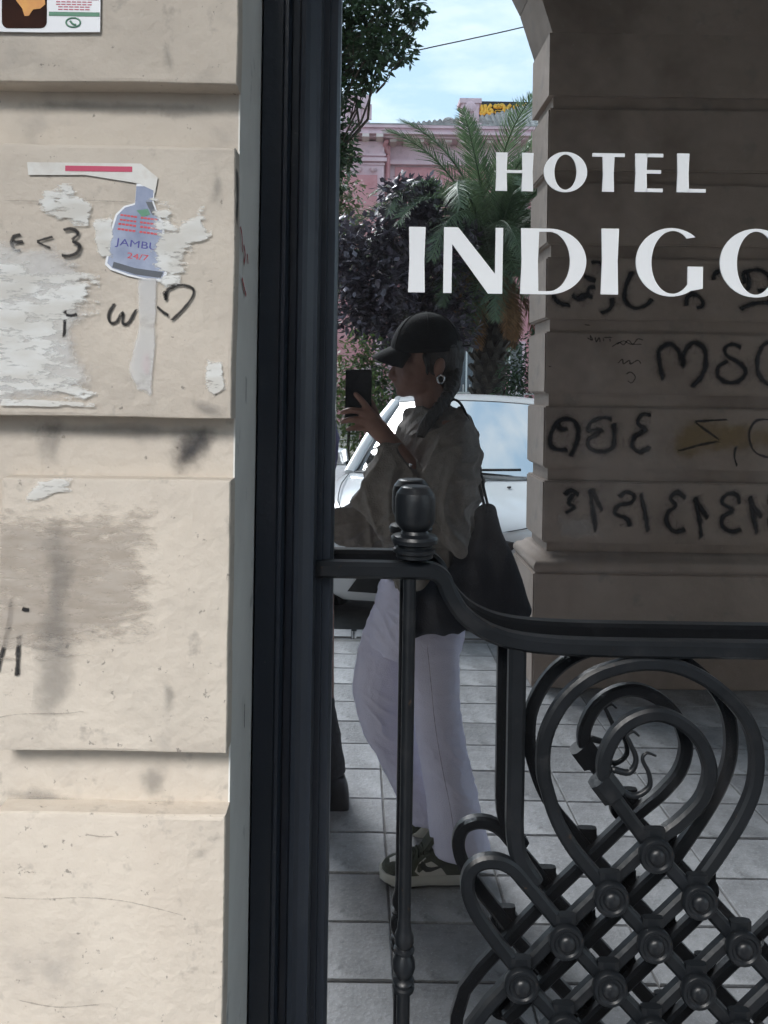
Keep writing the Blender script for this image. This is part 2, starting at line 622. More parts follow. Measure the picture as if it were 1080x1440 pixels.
# ---- writing and smudges on the wall
M_PEN = decal('marker_pen', (0.02, 0.02, 0.022), 0.5, 90, edge=0.2, amount=0.92)
M_SOOT = decal('soot', (0.05, 0.05, 0.055), 1.0, 26, edge=0.3, amount=0.8)
M_SMEAR = decal('grey_smear', (0.20, 0.195, 0.19), 1.0, 16, 0.25, 0.75, edge=0.55, amount=0.34)
M_REDPEN = decal('red_pen', (0.40, 0.05, 0.06), 0.5, 90, edge=0.2, amount=0.9)
DW = DIST + WY - 0.002
DR = DIST + WR - 0.002
def wz(pts, ox, oy, s, D=DW):
    return [V(ox + a / s, oy + b / s, D) for a, b in pts]
k = 2.842
strokes('graffiti', [wz([(85, 935), (55, 945), (45, 970), (60, 1000), (85, 1000)], 0, 0, k), wz([(52, 968), (75, 967), (95, 965)], 0, 0, k),
        wz([(215, 945), (180, 955), (145, 965)], 0, 0, k), wz([(145, 965), (175, 980), (207, 993)], 0, 0, k),
        wz([(250, 920), (290, 915), (312, 935), (285, 962)], 0, 0, k), wz([(285, 962), (318, 980), (308, 1012), (275, 1024), (245, 1020)], 0, 0, k)],
        0.0034, M_PEN, hotel, -1)
strokes('graffiti', [wz([(460, 185), (435, 230), (440, 265), (465, 262), (490, 225), (490, 268), (515, 265), (548, 205)], 0, 360, k),
        wz([(655, 135), (663, 175), (670, 135), (720, 115), (768, 128), (770, 160), (730, 215), (680, 262)], 0, 360, k),
        wz([(625, 200), (650, 222), (677, 240)], 0, 360, k),
        wz([(272, 125), (262, 200), (258, 335)], 0, 360, k), wz([(262, 235), (285, 238), (312, 232)], 0, 360, k)], 0.0034, M_PEN, hotel, -1)
strokes('graffiti', [wz([(42, 395), (35, 500), (0, 650), (-15, 700)], 0, 700, k), wz([(76, 535), (70, 640), (67, 718)], 0, 700, k),
        wz([(88, 442), (100, 447), (120, 450)], 0, 700, k)], 0.0036, M_PEN, hotel, -1)
strokes('spray_smear', [wz([(290, 590), (283, 612), (262, 640), (232, 660)], 0, 0, 1, DR)], 0.024, M_SOOT, hotel, -1, taper=0.4)
strokes('spray_smear', [wz([(88, 578), (76, 620), (72, 665)], 0, 0, 1, DR)], 0.022, M_SMEAR, hotel, -1, taper=0.4)
strokes('spray_smear', [wz([(84, 690), (80, 760), (78, 940), (72, 990), (60, 1045)], 0, 0, 1)], 0.022, M_SMEAR, hotel, -1, lift=0.0006, taper=0.4)
strokes('spray_smear', [wz([(212, 1072), (214, 1100), (210, 1128)], 0, 0, 1, DR)], 0.022, M_SMEAR, hotel, -1, taper=0.4)
strokes('spray_smear', [wz([(-8, 1112), (20, 1118), (70, 1124), (120, 1128)], 0, 0, 1, DR)], 0.012, M_SMEAR, hotel, -1, taper=0.4)
M_CRACK = decal('hairline_crack', (0.16, 0.14, 0.12), 0.6, 120, edge=0.5, amount=0.32)
for pts in ([(0, 1262), (60, 1264), (110, 1262), (150, 1264), (190, 1270), (262, 1288)], [(-10, 1010), (30, 1004), (90, 1003), (118, 1000)], [(0, 282), (70, 283), (130, 282), (190, 285)], [(120, 1173), (140, 1176), (162, 1176)], [(20, 1405), (80, 1416), (140, 1412)]):
    strokes('crack', [wz(pts, 0, 0, 1)], 0.0011, M_CRACK, hotel, -1, lift=0.0003)
# soft grey strips along the ledge and on the joint face below the edges
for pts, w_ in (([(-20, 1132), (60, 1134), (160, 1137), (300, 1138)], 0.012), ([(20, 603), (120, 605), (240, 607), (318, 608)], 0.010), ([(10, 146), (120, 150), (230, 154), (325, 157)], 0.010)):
    strokes('grey_streak', [wz(pts, 0, 0, 1, DR)], w_, M_SMEAR, hotel, -1, lift=0.0005, taper=0.2)
for pts in ([(262, 560), (290, 575), (318, 582)], [(225, 955), (238, 975), (232, 1010)], [(285, 1190), (281, 1210)], [(250, 1255), (258, 1280)], [(300, 225), (306, 260), (300, 290)], [(230, 40), (236, 80), (245, 110)]):
    strokes('grey_streak', [wz(pts, 0, 0, 1)], 0.009, M_SMEAR, hotel, -1, lift=0.0004, taper=0.4)
# smudges on the reveal: ribbons in the plane X = const
def reveal_strokes(name, pts, w, m):
    vs, fs, uvs = [], [], []
    for q, pth in enumerate(pts):
        P = smoothpath([Vector((0, a, b)) for a, b in pth], 4)
        base = len(vs)
        for i, p in enumerate(P):
            t = P[min(i + 1, len(P) - 1)] - P[max(i - 1, 0)]
            s = Vector((0, -t.z, t.y)).normalized()
            for kk, e in ((-1, 0), (0, 1), (1, 0)):
                c = p + s * kk * w
                vs.append((REV_X + 0.0012 + q * 0.0002, c.y, c.z)); uvs.append((e if 0 < i < len(P) - 1 else 0, 0))
        for i in range(len(P) - 1):
            a = base + 3 * i
            fs += [(a, a + 1, a + 4, a + 3), (a + 1, a + 2, a + 5, a + 4)]
    me = bpy.data.meshes.new(name); me.from_pydata(vs, [], fs)
    ul = me.uv_layers.new(name='UVMap')
    for l in me.loops: ul.data[l.index].uv = uvs[l.vertex_index]
    return link(name, me, m, hotel)
reveal_strokes('spray_smear', [[(-0.295, 1.72), (-0.285, 1.69), (-0.292, 1.655)]], 0.012, M_SOOT)
reveal_strokes('graffiti', [[(-0.24, 1.645), (-0.225, 1.635), (-0.235, 1.62)], [(-0.21, 1.64), (-0.2, 1.625)], [(-0.25, 1.605), (-0.23, 1.593), (-0.21, 1.585)], [(-0.27, 1.66), (-0.255, 1.65), (-0.25, 1.63)]], 0.005, M_REDPEN)
reveal_strokes('spray_smear', [[(-0.2, 1.49), (-0.2, 1.475), (-0.2, 1.455)], ], 0.008, M_SMEAR)
reveal_strokes('spray_smear', [[(-0.17, 1.08), (-0.17, 1.06), (-0.17, 1.045)], ], 0.006, M_SOOT)

# ================================================================== door frame
M_PAINT = mat('dark_blue_grey_paint', (0.016, 0.021, 0.031), 0.36, (0.022, 0.028, 0.039), 3, bump=0.12, bscale=40, spec=0.4, stains=[(9, 0.58, 0.75, (0.035, 0.04, 0.05), 0.6), (90, 0.68, 0.74, (0.1, 0.1, 0.1), 0.6)])
M_IRON = mat('wrought_iron', (0.006, 0.0075, 0.0095), 0.38, (0.010, 0.012, 0.015), 12, bump=0.1, bscale=60, spec=0.35, stains=[(16, 0.56, 0.72, (0.03, 0.03, 0.032), 0.5), (70, 0.66, 0.74, (0.06, 0.035, 0.02), 0.7)])
DOOR_H = 2.74
def extrude_xy(mb, poly, z0, z1):
    n = len(poly)
    mb.add([(x, y, z0) for x, y in poly] + [(x, y, z1) for x, y in poly],
           [tuple(range(n)), tuple(range(2 * n - 1, n - 1, -1))] + [(i, (i + 1) % n, (i + 1) % n + n, i + n) for i in range(n)])
    return mb
frame = root('door_frame', 'dark blue-grey moulded door frame set in the plastered reveal', 'door frame')
AX = 0.6188        # the door is symmetric about this X
prof = [(-0.1372, -0.092), (-0.134, -0.100), (-0.108, -0.100), (-0.1045, -0.106), (-0.1, -0.106), (-0.097, -0.098), (-0.096, -0.082), (-0.0865, -0.08), (-0.0865, 0.06), (-0.1372, 0.06)]
extrude_xy(MB(), prof, 0, DOOR_H + 0.05).build('jamb', M_PAINT, frame)
extrude_xy(MB(), [(2 * AX - x, y) for x, y in prof], 0, DOOR_H + 0.05).build('jamb', M_PAINT, frame)
MB().box(-0.0863, 2 * AX + 0.0863, -0.1, 0.06, DOOR_H, DOOR_H + 0.05).build('head', M_PAINT, frame)
# ================================================================== door
door = root('glass_door', 'tall mirror-like glass door in a dark frame with wrought iron grille', 'door')
prof = [(-0.0862, -0.088), (-0.083, -0.098), (-0.077, -0.1), (-0.071, -0.094), (-0.062, -0.088), (-0.057, -0.086), (-0.0555, -0.042), (-0.0475, -0.04), (-0.046, -0.034), (-0.036, -0.031), (-0.0318, -0.022), (-0.0318, 0.03), (-0.0862, 0.03)]
extrude_xy(MB(), prof, 0.012, DOOR_H - 0.002).build('stile', M_PAINT, door)
extrude_xy(MB(), [(2 * AX - x, y) for x, y in prof], 0.012, DOOR_H - 0.002).build('stile', M_PAINT, door)
MB().box(-0.0317, 2 * AX + 0.0317, -0.06, 0.03, 0.012, 0.2).build('bottom_rail', M_PAINT, door)
MB().box(-0.0317, 2 * AX + 0.0317, -0.06, 0.03, DOOR_H - 0.12, DOOR_H - 0.003).build('top_rail', M_PAINT, door)
# the pane: coated glass; near-black diffuse paints the unlit lobby, which is not built
gm = bpy.data.materials.new('reflective_glass'); gm.use_nodes = True
N, L = gm.node_tree.nodes, gm.node_tree.links
N.clear()
g_out = N.new('ShaderNodeOutputMaterial')
g_gl = N.new('ShaderNodeBsdfGlossy'); g_gl.inputs['Roughness'].default_value = 0.0
g_gl.inputs['Color'].default_value = (0.88, 0.94, 1.0, 1)
g_df = N.new('ShaderNodeBsdfDiffuse'); g_df.inputs['Color'].default_value = (0.004, 0.0045, 0.006, 1)
g_dust_veil = N.new('ShaderNodeBsdfDiffuse'); g_dust_veil.inputs['Color'].default_value = (0.5, 0.5, 0.52, 1)
g_mix = N.new('ShaderNodeMixShader'); g_mix.inputs['Fac'].default_value = 0.70
g_m2 = N.new('ShaderNodeMixShader')
tc = N.new('ShaderNodeTexCoord'); mp = N.new('ShaderNodeMapping'); mp.inputs['Scale'].default_value = (1.5, 1, 0.5)
nz = N.new('ShaderNodeTexNoise'); nz.inputs['Scale'].default_value = 4.0; nz.inputs['Detail'].default_value = 7
nz.inputs['Roughness'].default_value = 0.7
mr = N.new('ShaderNodeMapRange'); mr.inputs['From Min'].default_value = 0.55; mr.inputs['From Max'].default_value = 0.85
mr.inputs['To Min'].default_value = 0.008; mr.inputs['To Max'].default_value = 0.09  # even floor paints a haze veil; the upper end is dust smears
L.new(tc.outputs['Object'], mp.inputs['Vector']); L.new(mp.outputs['Vector'], nz.inputs['Vector'])
L.new(nz.outputs['Fac'], mr.inputs['Value']); L.new(mr.outputs['Result'], g_m2.inputs['Fac'])
L.new(g_df.outputs['BSDF'], g_mix.inputs[1]); L.new(g_gl.outputs['BSDF'], g_mix.inputs[2])
L.new(g_mix.outputs['Shader'], g_m2.inputs[1]); L.new(g_dust_veil.outputs['BSDF'], g_m2.inputs[2])
L.new(g_m2.outputs['Shader'], g_out.inputs['Surface'])
pane = MB().box(-0.0316, 2 * AX + 0.0316, 0.0, 0.008, 0.2, DOOR_H - 0.12).build('glass_pane', gm, door)
tag(pane, 'glass pane lettered in white, mirroring the woman and the street behind the camera')

# ---- white lettering on the pane
M_VINYL = mat('white_vinyl', (0.88, 0.90, 0.93), 0.5)
PXG = DIST / F_PX
def letter(ch, u, v0, v1, w, st, th):
    """ch drawn upright on the glass: u left, v0 cap line, v1 base line, w width, st stem, th thin stroke (photo pixels)"""
    p = V(u, v1, DIST)
    h = (v1 - v0) * PXG
    w, st, th = w * PXG, st * PXG, th * PXG
    polys = []
    R = lambda x0, z0, x1, z1: polys.append([(x0, z0), (x1, z0), (x1, z1), (x0, z1)])
    mb = MB()
    Y0, Y1 = -0.0012, -0.0004
    X, Z = p.x, p.z
    def ell(cx, cz, rx, rz, n=44, a0=0.0, a1=2 * PI):
        return [(cx + rx * math.cos(a0 + (a1 - a0) * i / (n - 1)), cz + rz * math.sin(a0 + (a1 - a0) * i / (n - 1))) for i in range(n)]
    def band(outer, inner, closed):
        n = len(outer)
        vs = [(X + x, Y0, Z + z) for x, z in outer] + [(X + x, Y0, Z + z) for x, z in inner]
        vs += [(x, Y1, z) for x, y, z in vs]
        fs = []
        for i in range(n if closed else n - 1):
            j = (i + 1) % n
            fs += [(i, j, n + j, n + i), (2 * n + i, 3 * n + i, 3 * n + j, 2 * n + j), (i, 2 * n + i, 2 * n + j, j), (n + i, n + j, 3 * n + j, 3 * n + i)]
        if not closed:
            fs += [(0, n, 3 * n, 2 * n), (n - 1, 3 * n - 1, 4 * n - 1, 2 * n - 1)]
        mb.add(vs, fs)
    def flare(x0, x1, za=0.0, zb=None):
        zb = h if zb is None else zb
        e = (x1 - x0) * 0.06
        zm = (za + zb) / 2
        polys.append([(x0 - e, za), (x1 + e, za), (x1, zm), (x1 + e, zb), (x0 - e, zb), (x0, zm)])
    if ch == 'I':
        flare(0, w)
    elif ch == 'H':
        flare(0, st); flare(w - st, w); R(st, h * 0.47, w - st, h * 0.47 + th)
    elif ch == 'T':
        flare((w - st) / 2, (w + st) / 2, 0, h - th); R(0, h - th, w, h)
    elif ch == 'E':
        flare(0, st); R(st, h - th, w, h); R(st, 0, w, th); R(st, h * 0.48, w * 0.93, h * 0.48 + th)
    elif ch == 'L':
        flare(0, st); R(st, 0, w, th)
    elif ch == 'N':
        a, b = st * 0.56, st * 0.5
        polys.append([(0, 0), (a, 0), (a, h * 0.745), (a, h * 0.745), (w - b * 1.9, 0), (w, 0), (w, h), (w - b, h), (w - b, h * 0.3), (w - b, h * 0.3), (st * 0.95, h), (0, h)])
    elif ch == 'O':
        band(ell(w / 2, h / 2, w / 2, h / 2 * 1.04), ell(w / 2, h / 2, w / 2 - st, h / 2 * 1.04 - th), True)
    elif ch == 'D':
        flare(0, st)
        o1 = [(st, h)] + ell(w * 0.42, h / 2, w * 0.58, h / 2, 30, PI / 2, -PI / 2) + [(st, 0)]
        i1 = [(st, h - th)] + ell(w * 0.42, h / 2, w * 0.58 - st, h / 2 - th, 30, PI / 2, -PI / 2) + [(st, th)]
        band(o1, i1, False)
    elif ch == 'G':
        a0, a1 = math.radians(48), math.radians(318)
        o1 = ell(w * 0.52, h / 2, w * 0.52, h / 2 * 1.04, 46, a0, a1)
        i1 = ell(w * 0.54, h / 2, w * 0.54 - st, h / 2 * 1.04 - th, 46, a0 + 0.03, a1 - 0.01)
        band(o1, i1, False)
        x1 = w * 0.985
        polys.append([(x1 - st * 0.98, h * 0.06), (x1, h * 0.105), (x1, h * 0.44), (x1 - st * 0.98, h * 0.44)])
    for pl in polys:
        pl = [q for i, q in enumerate(pl) if i == 0 or q != pl[i - 1]]
        mb.prism([(X + x, Z + z) for x, z in pl], Y0 - 0.00002, Y1)
    return mb.build('letter', M_VINYL, pane)
letter('H', 697.5, 214.5, 268.5, 51, 14.5, 4)
letter('O', 764, 214.5, 269, 61, 15, 3.6)
letter('T', 832, 215.5, 269.5, 45.5, 15, 5)
letter('E', 893, 216, 270, 38.5, 15.5, 5)
letter('L', 952, 216, 270.5, 40, 15.5, 5)
letter('I', 575, 319, 411, 21, 21, 6)
letter('N', 623, 319.5, 412, 83, 21, 6)
letter('D', 732.5, 321, 413.5, 91, 23, 4.5)
letter('I', 845.5, 321.5, 414, 22, 22, 6)
letter('G', 893, 322, 414.5, 96, 22, 4)
letter('O', 1011, 323, 416, 102, 24, 4)

# ---- grille in front of the pane
DG = 1.097
YF, YB = -0.049, -0.035        # front and back layer of the lattice
def G(u, v, y=None):
    p = V(u, v, DG)
    if y is not None: p.y = y
    return p
def mir(p):
    return Vector((2 * AX - p.x, p.y, p.z))
def both(name, fn):
    """build a piece and its mirror image on the other half of the door"""
    fn(lambda p: p, name); fn(mir, name)
rail_px = [(436, 799.5), (500, 800.5), (560, 801.5), (590, 802), (610, 804), (624, 815), (633, 836), (650, 862), (676, 883), (712, 898), (760, 906), (830, 910), (900, 911.5), (1000, 913), (1098, 914.5)]
P = smoothpath([G(u, v, -0.041) for u, v in rail_px], 5)
P = P[:-1] + [mir(p) for p in reversed(P)]
MB().tube(P, 1.0, sq=(0.0118, 0.0145)).build('grille_rail', M_IRON, door, smooth=0.6)
def f_finial(t, name):
    c = t(G(583, 783, -0.041))
    s = DG / F_PX
    prof = [(4, 0), (26, 0), (26, 5), (30, 7), (30, 12), (25, 14), (25, 17), (32, 20), (33, 26), (31, 30), (20, 33), (18, 37), (21, 40), (26.5, 46), (28.5, 52), (28.5, 82), (26.5, 90), (20, 98), (17, 99.5), (0.5, 100)]
    MB().lathe([(r * s, h * s) for r, h in prof], c, n=28).build(name, M_IRON, door, smooth=0.42)
both('ball_finial', f_finial)
def f_baluster(t, name):
    s = DG / F_PX
    top, bot = t(G(576, 810, -0.041)), t(G(563, 1760, -0.041))
    zc = G(571, 1360).z
    x = (top.x + t(G(567, 1440)).x) / 2
    prof = [(9.0, bot.z)]
    for r, dv in ((9.5, -60), (9.5, -33), (15, -32), (15.5, -27), (13, -25), (13, -21), (15.5, -19), (14, -16), (10, -14), (14, -8), (16.5, 0), (15.5, 10), (11, 18), (10, 20), (14.5, 22), (15, 25), (10, 28), (12, 31), (14, 36), (13.5, 44), (10.5, 52), (9, 68), (9.2, 90)):
        prof.append((r, zc + dv * s))
    prof.append((9.2, top.z))
    MB().lathe([(r * s, z) for r, z in prof], (x, -0.041, 0), n=18).build(name, M_IRON, door, smooth=0.7)
both('baluster', f_baluster)
def f_upright(t, name):
    P = [t(p) for p in smoothpath([G(727.5, 905, -0.041), G(726, 1000, -0.041), G(724.5, 1100, -0.041), G(724, 1170, -0.041), G(731, 1207, -0.043), G(752, 1240, -0.044)], 5)]
    MB().tube(P, 1.0, sq=(0.0125, 0.0105)).build(name, M_IRON, door, smooth=0.6)
both('upright_bar', f_upright)
sqf = (0.0098, 0.0085)
outer = [(853, 1250), (837, 1229), (806, 1192), (783, 1153), (769, 1111), (763, 1083), (765, 1041), (779, 1005), (802, 974), (837, 949), (883, 935), (925, 933), (964, 942), (1003, 963), (1038, 995), (1059, 1030), (1066, 1069), (1062, 1111), (1045, 1153), (1017, 1199), (977, 1256)]
inner = [(851, 1104), (847, 1069), (863, 1032), (890, 1010), (922, 1003), (953, 1013), (978, 1034), (993, 1060), (999, 1090), (988, 1125), (962, 1155), (936, 1176), (916, 1191)]
hook = [(735, 1368), (690, 1310), (665, 1272), (656, 1240), (664, 1215), (688, 1206), (716, 1214), (742, 1242), (793, 1303)]
def ramp(pts, ya, yb):
    n = len(pts)
    return [G(u, v, ya + (yb - ya) * i / (n - 1)) for i, (u, v) in enumerate(pts)]
both('scroll', lambda t, name: MB().tube([t(p) for p in smoothpath(ramp(outer, YF, YB), 5)], 1.0, sq=sqf).build(name, M_IRON, door, smooth=0.6))
both('scroll', lambda t, name: MB().tube([t(p) for p in smoothpath(ramp(inner, YF, YB), 5)], 1.0, sq=sqf).build(name, M_IRON, door, smooth=0.6))
both('scroll', lambda t, name: MB().tube([t(p) for p in smoothpath(ramp(hook, YF, YF), 5)], 1.0, sq=sqf).build(name, M_IRON, door, smooth=0.6))
for pts in ([(858, 1079), (883, 1084), (893, 1066), (884, 1042), (880, 1032), (889, 1027), (897, 1033)], [(865, 1106), (890, 1117), (911, 1105), (911, 1086), (902, 1066), (908, 1057), (921, 1061)]):
    def f_curl(t, name, pts=pts):
        P = smoothpath([G(u, v, YF + 0.002) for u, v in pts], 5)
        n = len(P)
        MB().tube([t(p) for p in P], [0.0046 * (1 - 0.8 * i / n) + 0.0006 for i in range(n)], n=8).build(name, M_IRON, door, smooth=True)
    both('curl', f_curl)
def f_collar(t, name):
    c = G(851, 1102, YF)
    d = Vector((0.62, 0, -0.78))
    P = [c - d * 0.016, c + d * 0.016]
    mb = MB().tube([t(p) for p in P], 1.0, sq=(0.0185, 0.0145))
    mb.build(name, M_IRON, door)
both('collar', f_collar)
# lattice: nodes of a diagonal grid; n + m even
s_u, s_v = 60.8, 63.2
def node(a, b):
    u = 915 + 61.0 * a - 1.0 * b
    v = 1190.5 + 62.0 * b + 2.2 * a
    return u, v
def bar(pts, y, name):
    both(name, lambda t, nm: MB().tube([t(G(u, v, y)) for u, v in pts], 1.0, sq=sqf).build(nm, M_IRON, door, smooth=0.6))
LAST = 9
# bars falling to the right (front layer): through (a0, b0) with a - b constant
for c0 in (-1, 0, -2, -3, -5, -7, -9):
    pass
bar([(851, 1104), node(0, 0), node(2, 2), node(3, 3)], YF, 'lattice_bar')
bar([node(-1, 1), node(1, 3), node(3, 5)], YF, 'lattice_bar')
bar([node(-2, 2), node(0, 4), node(3, 7)], YF, 'lattice_bar')
bar([node(-3, 3), node(0, 6), node(3, 9)], YF, 'lattice_bar')
bar([node(-3, 5), node(-1, 7), node(1, 9)], YF, 'lattice_bar')
bar([node(-3, 7), node(-1, 9)], YF, 'lattice_bar')
# bars falling to the left (back layer)
bar([node(0, 0), node(-2, 2), (690, 1416), (664, 1450), (652, 1490), (650, 1540), (662, 1600), (700, 1660)], YB, 'lattice_bar')
bar([node(1, 1), node(-2, 4), node(-3, 5)], YB, 'lattice_bar')
bar([node(2, 2), node(-1, 5), node(-3, 7)], YB, 'lattice_bar')
bar([node(3, 3), node(0, 6), node(-3, 9)], YB, 'lattice_bar')
bar([node(3, 5), node(-1, 9)], YB, 'lattice_bar')
bar([node(3, 7), node(1, 9)], YB, 'lattice_bar')
me_boss = MB().lathe([(0.008, 0.0), (0.0235, 0.0), (0.0245, 0.003), (0.0245, 0.009), (0.0225, 0.0115), (0.0185, 0.0118), (0.0165, 0.0095), (0.0125, 0.0095), (0.0118, 0.0125), (0.0085, 0.0155), (0.004, 0.0168), (0.0005, 0.017)],
                     (0, 0, 0), (0, -1, 0), n=24).mesh('boss')
smooth_angle(me_boss, 0.7)
me_boss2 = MB().tube([(0, 0, -0.016), (0, 0, 0.016)], 1.0, sq=(0.0145, 0.006)).mesh('clip')
for b in range(0, 10):
    for a in range(-3, 3):
        if (a + b) % 2 or abs(a) > b:
            continue
        u, v = node(a, b)
        for t in (lambda p: p, mir):
            o = link('boss', me_boss, M_IRON, door)
            o.location = t(G(u, v, YF - 0.0085))
            c = link('clip', me_boss2, M_IRON, o)
            c.location = (0, 0.004, 0.017)
MB().box(-0.0315, 2 * AX + 0.0315, -0.056, -0.028, 0.205, 0.235).build('grille_foot', M_IRON, door)

# ================================================================== arcade
M_PIER = mat('arcade_stone', (0.31, 0.245, 0.20), 0.85, (0.40, 0.325, 0.275), 2.4, 8, bump=0.25, bscale=30,
             stains=[(1.6, 0.5, 0.7, (0.18, 0.14, 0.115), 0.65), (7, 0.58, 0.74, (0.22, 0.2, 0.18), 0.6), (45, 0.66, 0.74, (0.55, 0.52, 0.48), 0.4)])
M_CEIL = mat('arcade_ceiling_plaster', (0.20, 0.18, 0.16), 0.9, (0.15, 0.135, 0.12), 2, bump=0.1)
arc = root('arcade', 'brown stone arcade of rusticated piers and arches, reflected at the right', 'arcade')
PY0, PY1 = DIST - 3.86, DIST - 4.24      # face towards the door, face towards the street
SPR = 3.27
def chbox(x0, x1, y0, y1, z0, z1, c=0.012):
    mb = MB().box(x0, x1, y0, y1, z0, z1)
    me = mb.mesh('stone_block')
    bm = bmesh.new(); bm.from_mesh(me)
    bmesh.ops.bevel(bm, geom=list(bm.edges), offset=c, segments=2, affect='EDGES')
    bm.to_mesh(me); bm.free()
    smooth_angle(me, 0.6)
    return me
PW_ = 1.50
CZ0, CZP = 1.459, 0.3745
blk = chbox(0, PW_, 0, PY0 - PY1, 0, CZP - 0.064, 0.008)
blk.materials.append(M_PIER)
CX = -0.748
PIERS = [0.938 - 4.9 * 2, 0.938 - 4.9, 0.938, 0.938 + 4.9]
visible_pier = None
for px in PIERS:
    pier = MB().box(px + 0.028, px + PW_ - 0.028, PY1 + 0.028, PY0 - 0.028, 0.0, SPR + 0.1).build('pier', M_PIER, arc)
    if px == 0.938: visible_pier = pier
    for kk in range(-2, 5):
        z = CZ0 + kk * CZP
        if kk == 4:
            b = link('stone_block', MB().box(0, PW_, 0.004, PY0 - PY1 - 0.004, 0, SPR - z).mesh('stone_block'), M_PIER, pier)
        else:
            b = link('stone_block', blk, M_PIER, pier)
        b.location = (px, PY1, z)
    # base moulding and plinth
    mo = MB()
    rr = []
    for e, z in ((0.0, 0.663), (0.012, 0.655), (0.022, 0.642), (0.05, 0.63), (0.064, 0.612), (0.066, 0.595), (0.058, 0.578), (0.045, 0.57)):
        rr.append([Vector((px - e + 0.01, PY1 - e, z)), Vector((px + PW_ + e, PY1 - e, z)), Vector((px + PW_ + e, PY0 + e, z)), Vector((px - e + 0.01, PY0 + e, z))])
    mo.rings(rr)
    mo.build('base_moulding', M_PIER, pier, smooth=0.9)
    MB().box(px - 0.055, px + PW_ + 0.055, PY1 - 0.05, PY0 + 0.055, 0.0, 0.572).build('plinth', M_PIER, pier, bevel=0.008)
R_A, NV = 1.75, 17
TH0 = math.radians(14)
zc = SPR - R_A * math.sin(TH0)
for cx in (CX - 4.9, CX, CX + 4.9):
    angs = [TH0 + (PI - 2 * TH0) * i / NV for i in range(NV + 1)]
    po = 0.36
    arch_top = [(cx + (R_A + po) * math.cos(a), zc + (R_A + po) * math.sin(a)) for a in angs]
    poly = [(cx + 2.45, SPR + 0.0)] + [(arch_top[0][0], SPR)] + [p for p in arch_top if p[1] > SPR + 0.02] + [(arch_top[-1][0], SPR)] + [(cx - 2.45, SPR), (cx - 2.45, 5.2), (cx + 2.45, 5.2)]
    a_ = MB().prism(poly, PY1 + 0.004, PY0 - 0.004).build('arch', M_PIER, arc)
    for i in range(NV):
        t0, t1 = angs[i], angs[i + 1]
        g = 0.0012
        q = [(cx + r * math.cos(t), zc + r * math.sin(t)) for r, t in ((R_A, t0 + g), (R_A + po - 0.001, t0 + g), (R_A + po - 0.001, t1 - g), (R_A, t1 - g))]
        if i == 0:
            q.insert(1, (q[1][0], SPR))
        if i == NV - 1:
            q.insert(3, (q[2][0], SPR))
        MB().prism(q, PY1, PY0).build('voussoir', M_PIER, a_)
MB().box(-12, 9, PY1 - 0.3, 0.25, 5.2, 5.5).build('ceiling', M_CEIL, arc)
MB().box(-12, 9, 0.0, 0.25, 5.5, 9.5).build('upper_wall', M_WALL, hotel)

# ---- spray paint on the pier
M_SPRAY = decal('black_spray', (0.008, 0.009, 0.011), 0.6, 55, edge=0.16, amount=0.96)
M_SPRAYT = decal('black_pen', (0.012, 0.012, 0.014), 0.6, 60, edge=0.3, amount=0.7)
M_YEL = decal('yellow_spray', (0.32, 0.2, 0.03), 1.0, 14, edge=0.35, amount=0.4)
M_WHT = decal('white_spray', (0.6, 0.58, 0.55), 1.0, 14, edge=0.4, amount=0.35)
DP = 3.858
def z3(lst, ox, oy, s=3.0):
    return [[W(ox + a / s, oy + b / s, DP) for a, b in p] for p in lst]
row1 = z3([[(510, 55), (480, 130), (478, 185), (515, 220), (565, 208), (595, 178)], [(175, 140), (178, 175), (205, 200), (250, 210)], [(330, 30), (370, 28), (390, 60)],
           [(250, 165), (285, 182), (315, 165), (325, 135), (355, 132)], [(270, 190), (300, 165), (345, 175)], [(425, 170), (415, 220), (370, 245)], [(300, 85), (330, 95), (355, 108)],
           [(735, 215), (738, 180), (765, 160), (800, 185), (802, 212), (775, 220)], [(850, 105), (855, 75), (885, 62)],
           [(985, 120), (975, 75), (1010, 60), (1050, 62), (1085, 90), (1080, 140), (1030, 150)], [(955, 228), (1015, 202), (1090, 195), (1130, 190)], [(990, 60), (1000, 110), (990, 150)]], 720, 360)
row2 = z3([[(640, 530), (622, 450), (622, 395), (668, 372), (705, 405), (722, 465), (728, 405), (768, 365), (810, 390), (818, 450), (798, 510), (752, 558)],
           [(970, 388), (930, 372), (898, 390), (908, 422), (955, 448), (985, 488), (960, 525), (912, 535), (870, 508), (872, 468), (915, 438)],
           [(1120, 360), (1065, 372), (1036, 430), (1042, 500), (1080, 540), (1130, 530)]], 720, 360)
row3 = z3([[(242, 852), (268, 800), (280, 735), (255, 692), (205, 692), (170, 735), (160, 790), (185, 815), (240, 818)], [(190, 705), (205, 730), (240, 730)],
           [(425, 690), (385, 682), (335, 700), (322, 735), (368, 742), (322, 775), (330, 812), (385, 826), (425, 805), (432, 750), (428, 700)], [(345, 735), (395, 735)],
           [(590, 672), (552, 668), (530, 702), (562, 735), (518, 762), (508, 802), (540, 826), (590, 802)]], 720, 360)
row3 += [(p, 0.009) for p in z3([[(915, 690), (840, 694), (768, 698)], [(768, 698), (825, 740), (878, 778)], [(878, 780), (790, 798), (695, 825)], [(945, 800), (938, 845), (950, 892)], [(1100, 690), (1030, 695), (1000, 750), (1015, 815), (1060, 845), (1110, 850)]], 720, 360)]
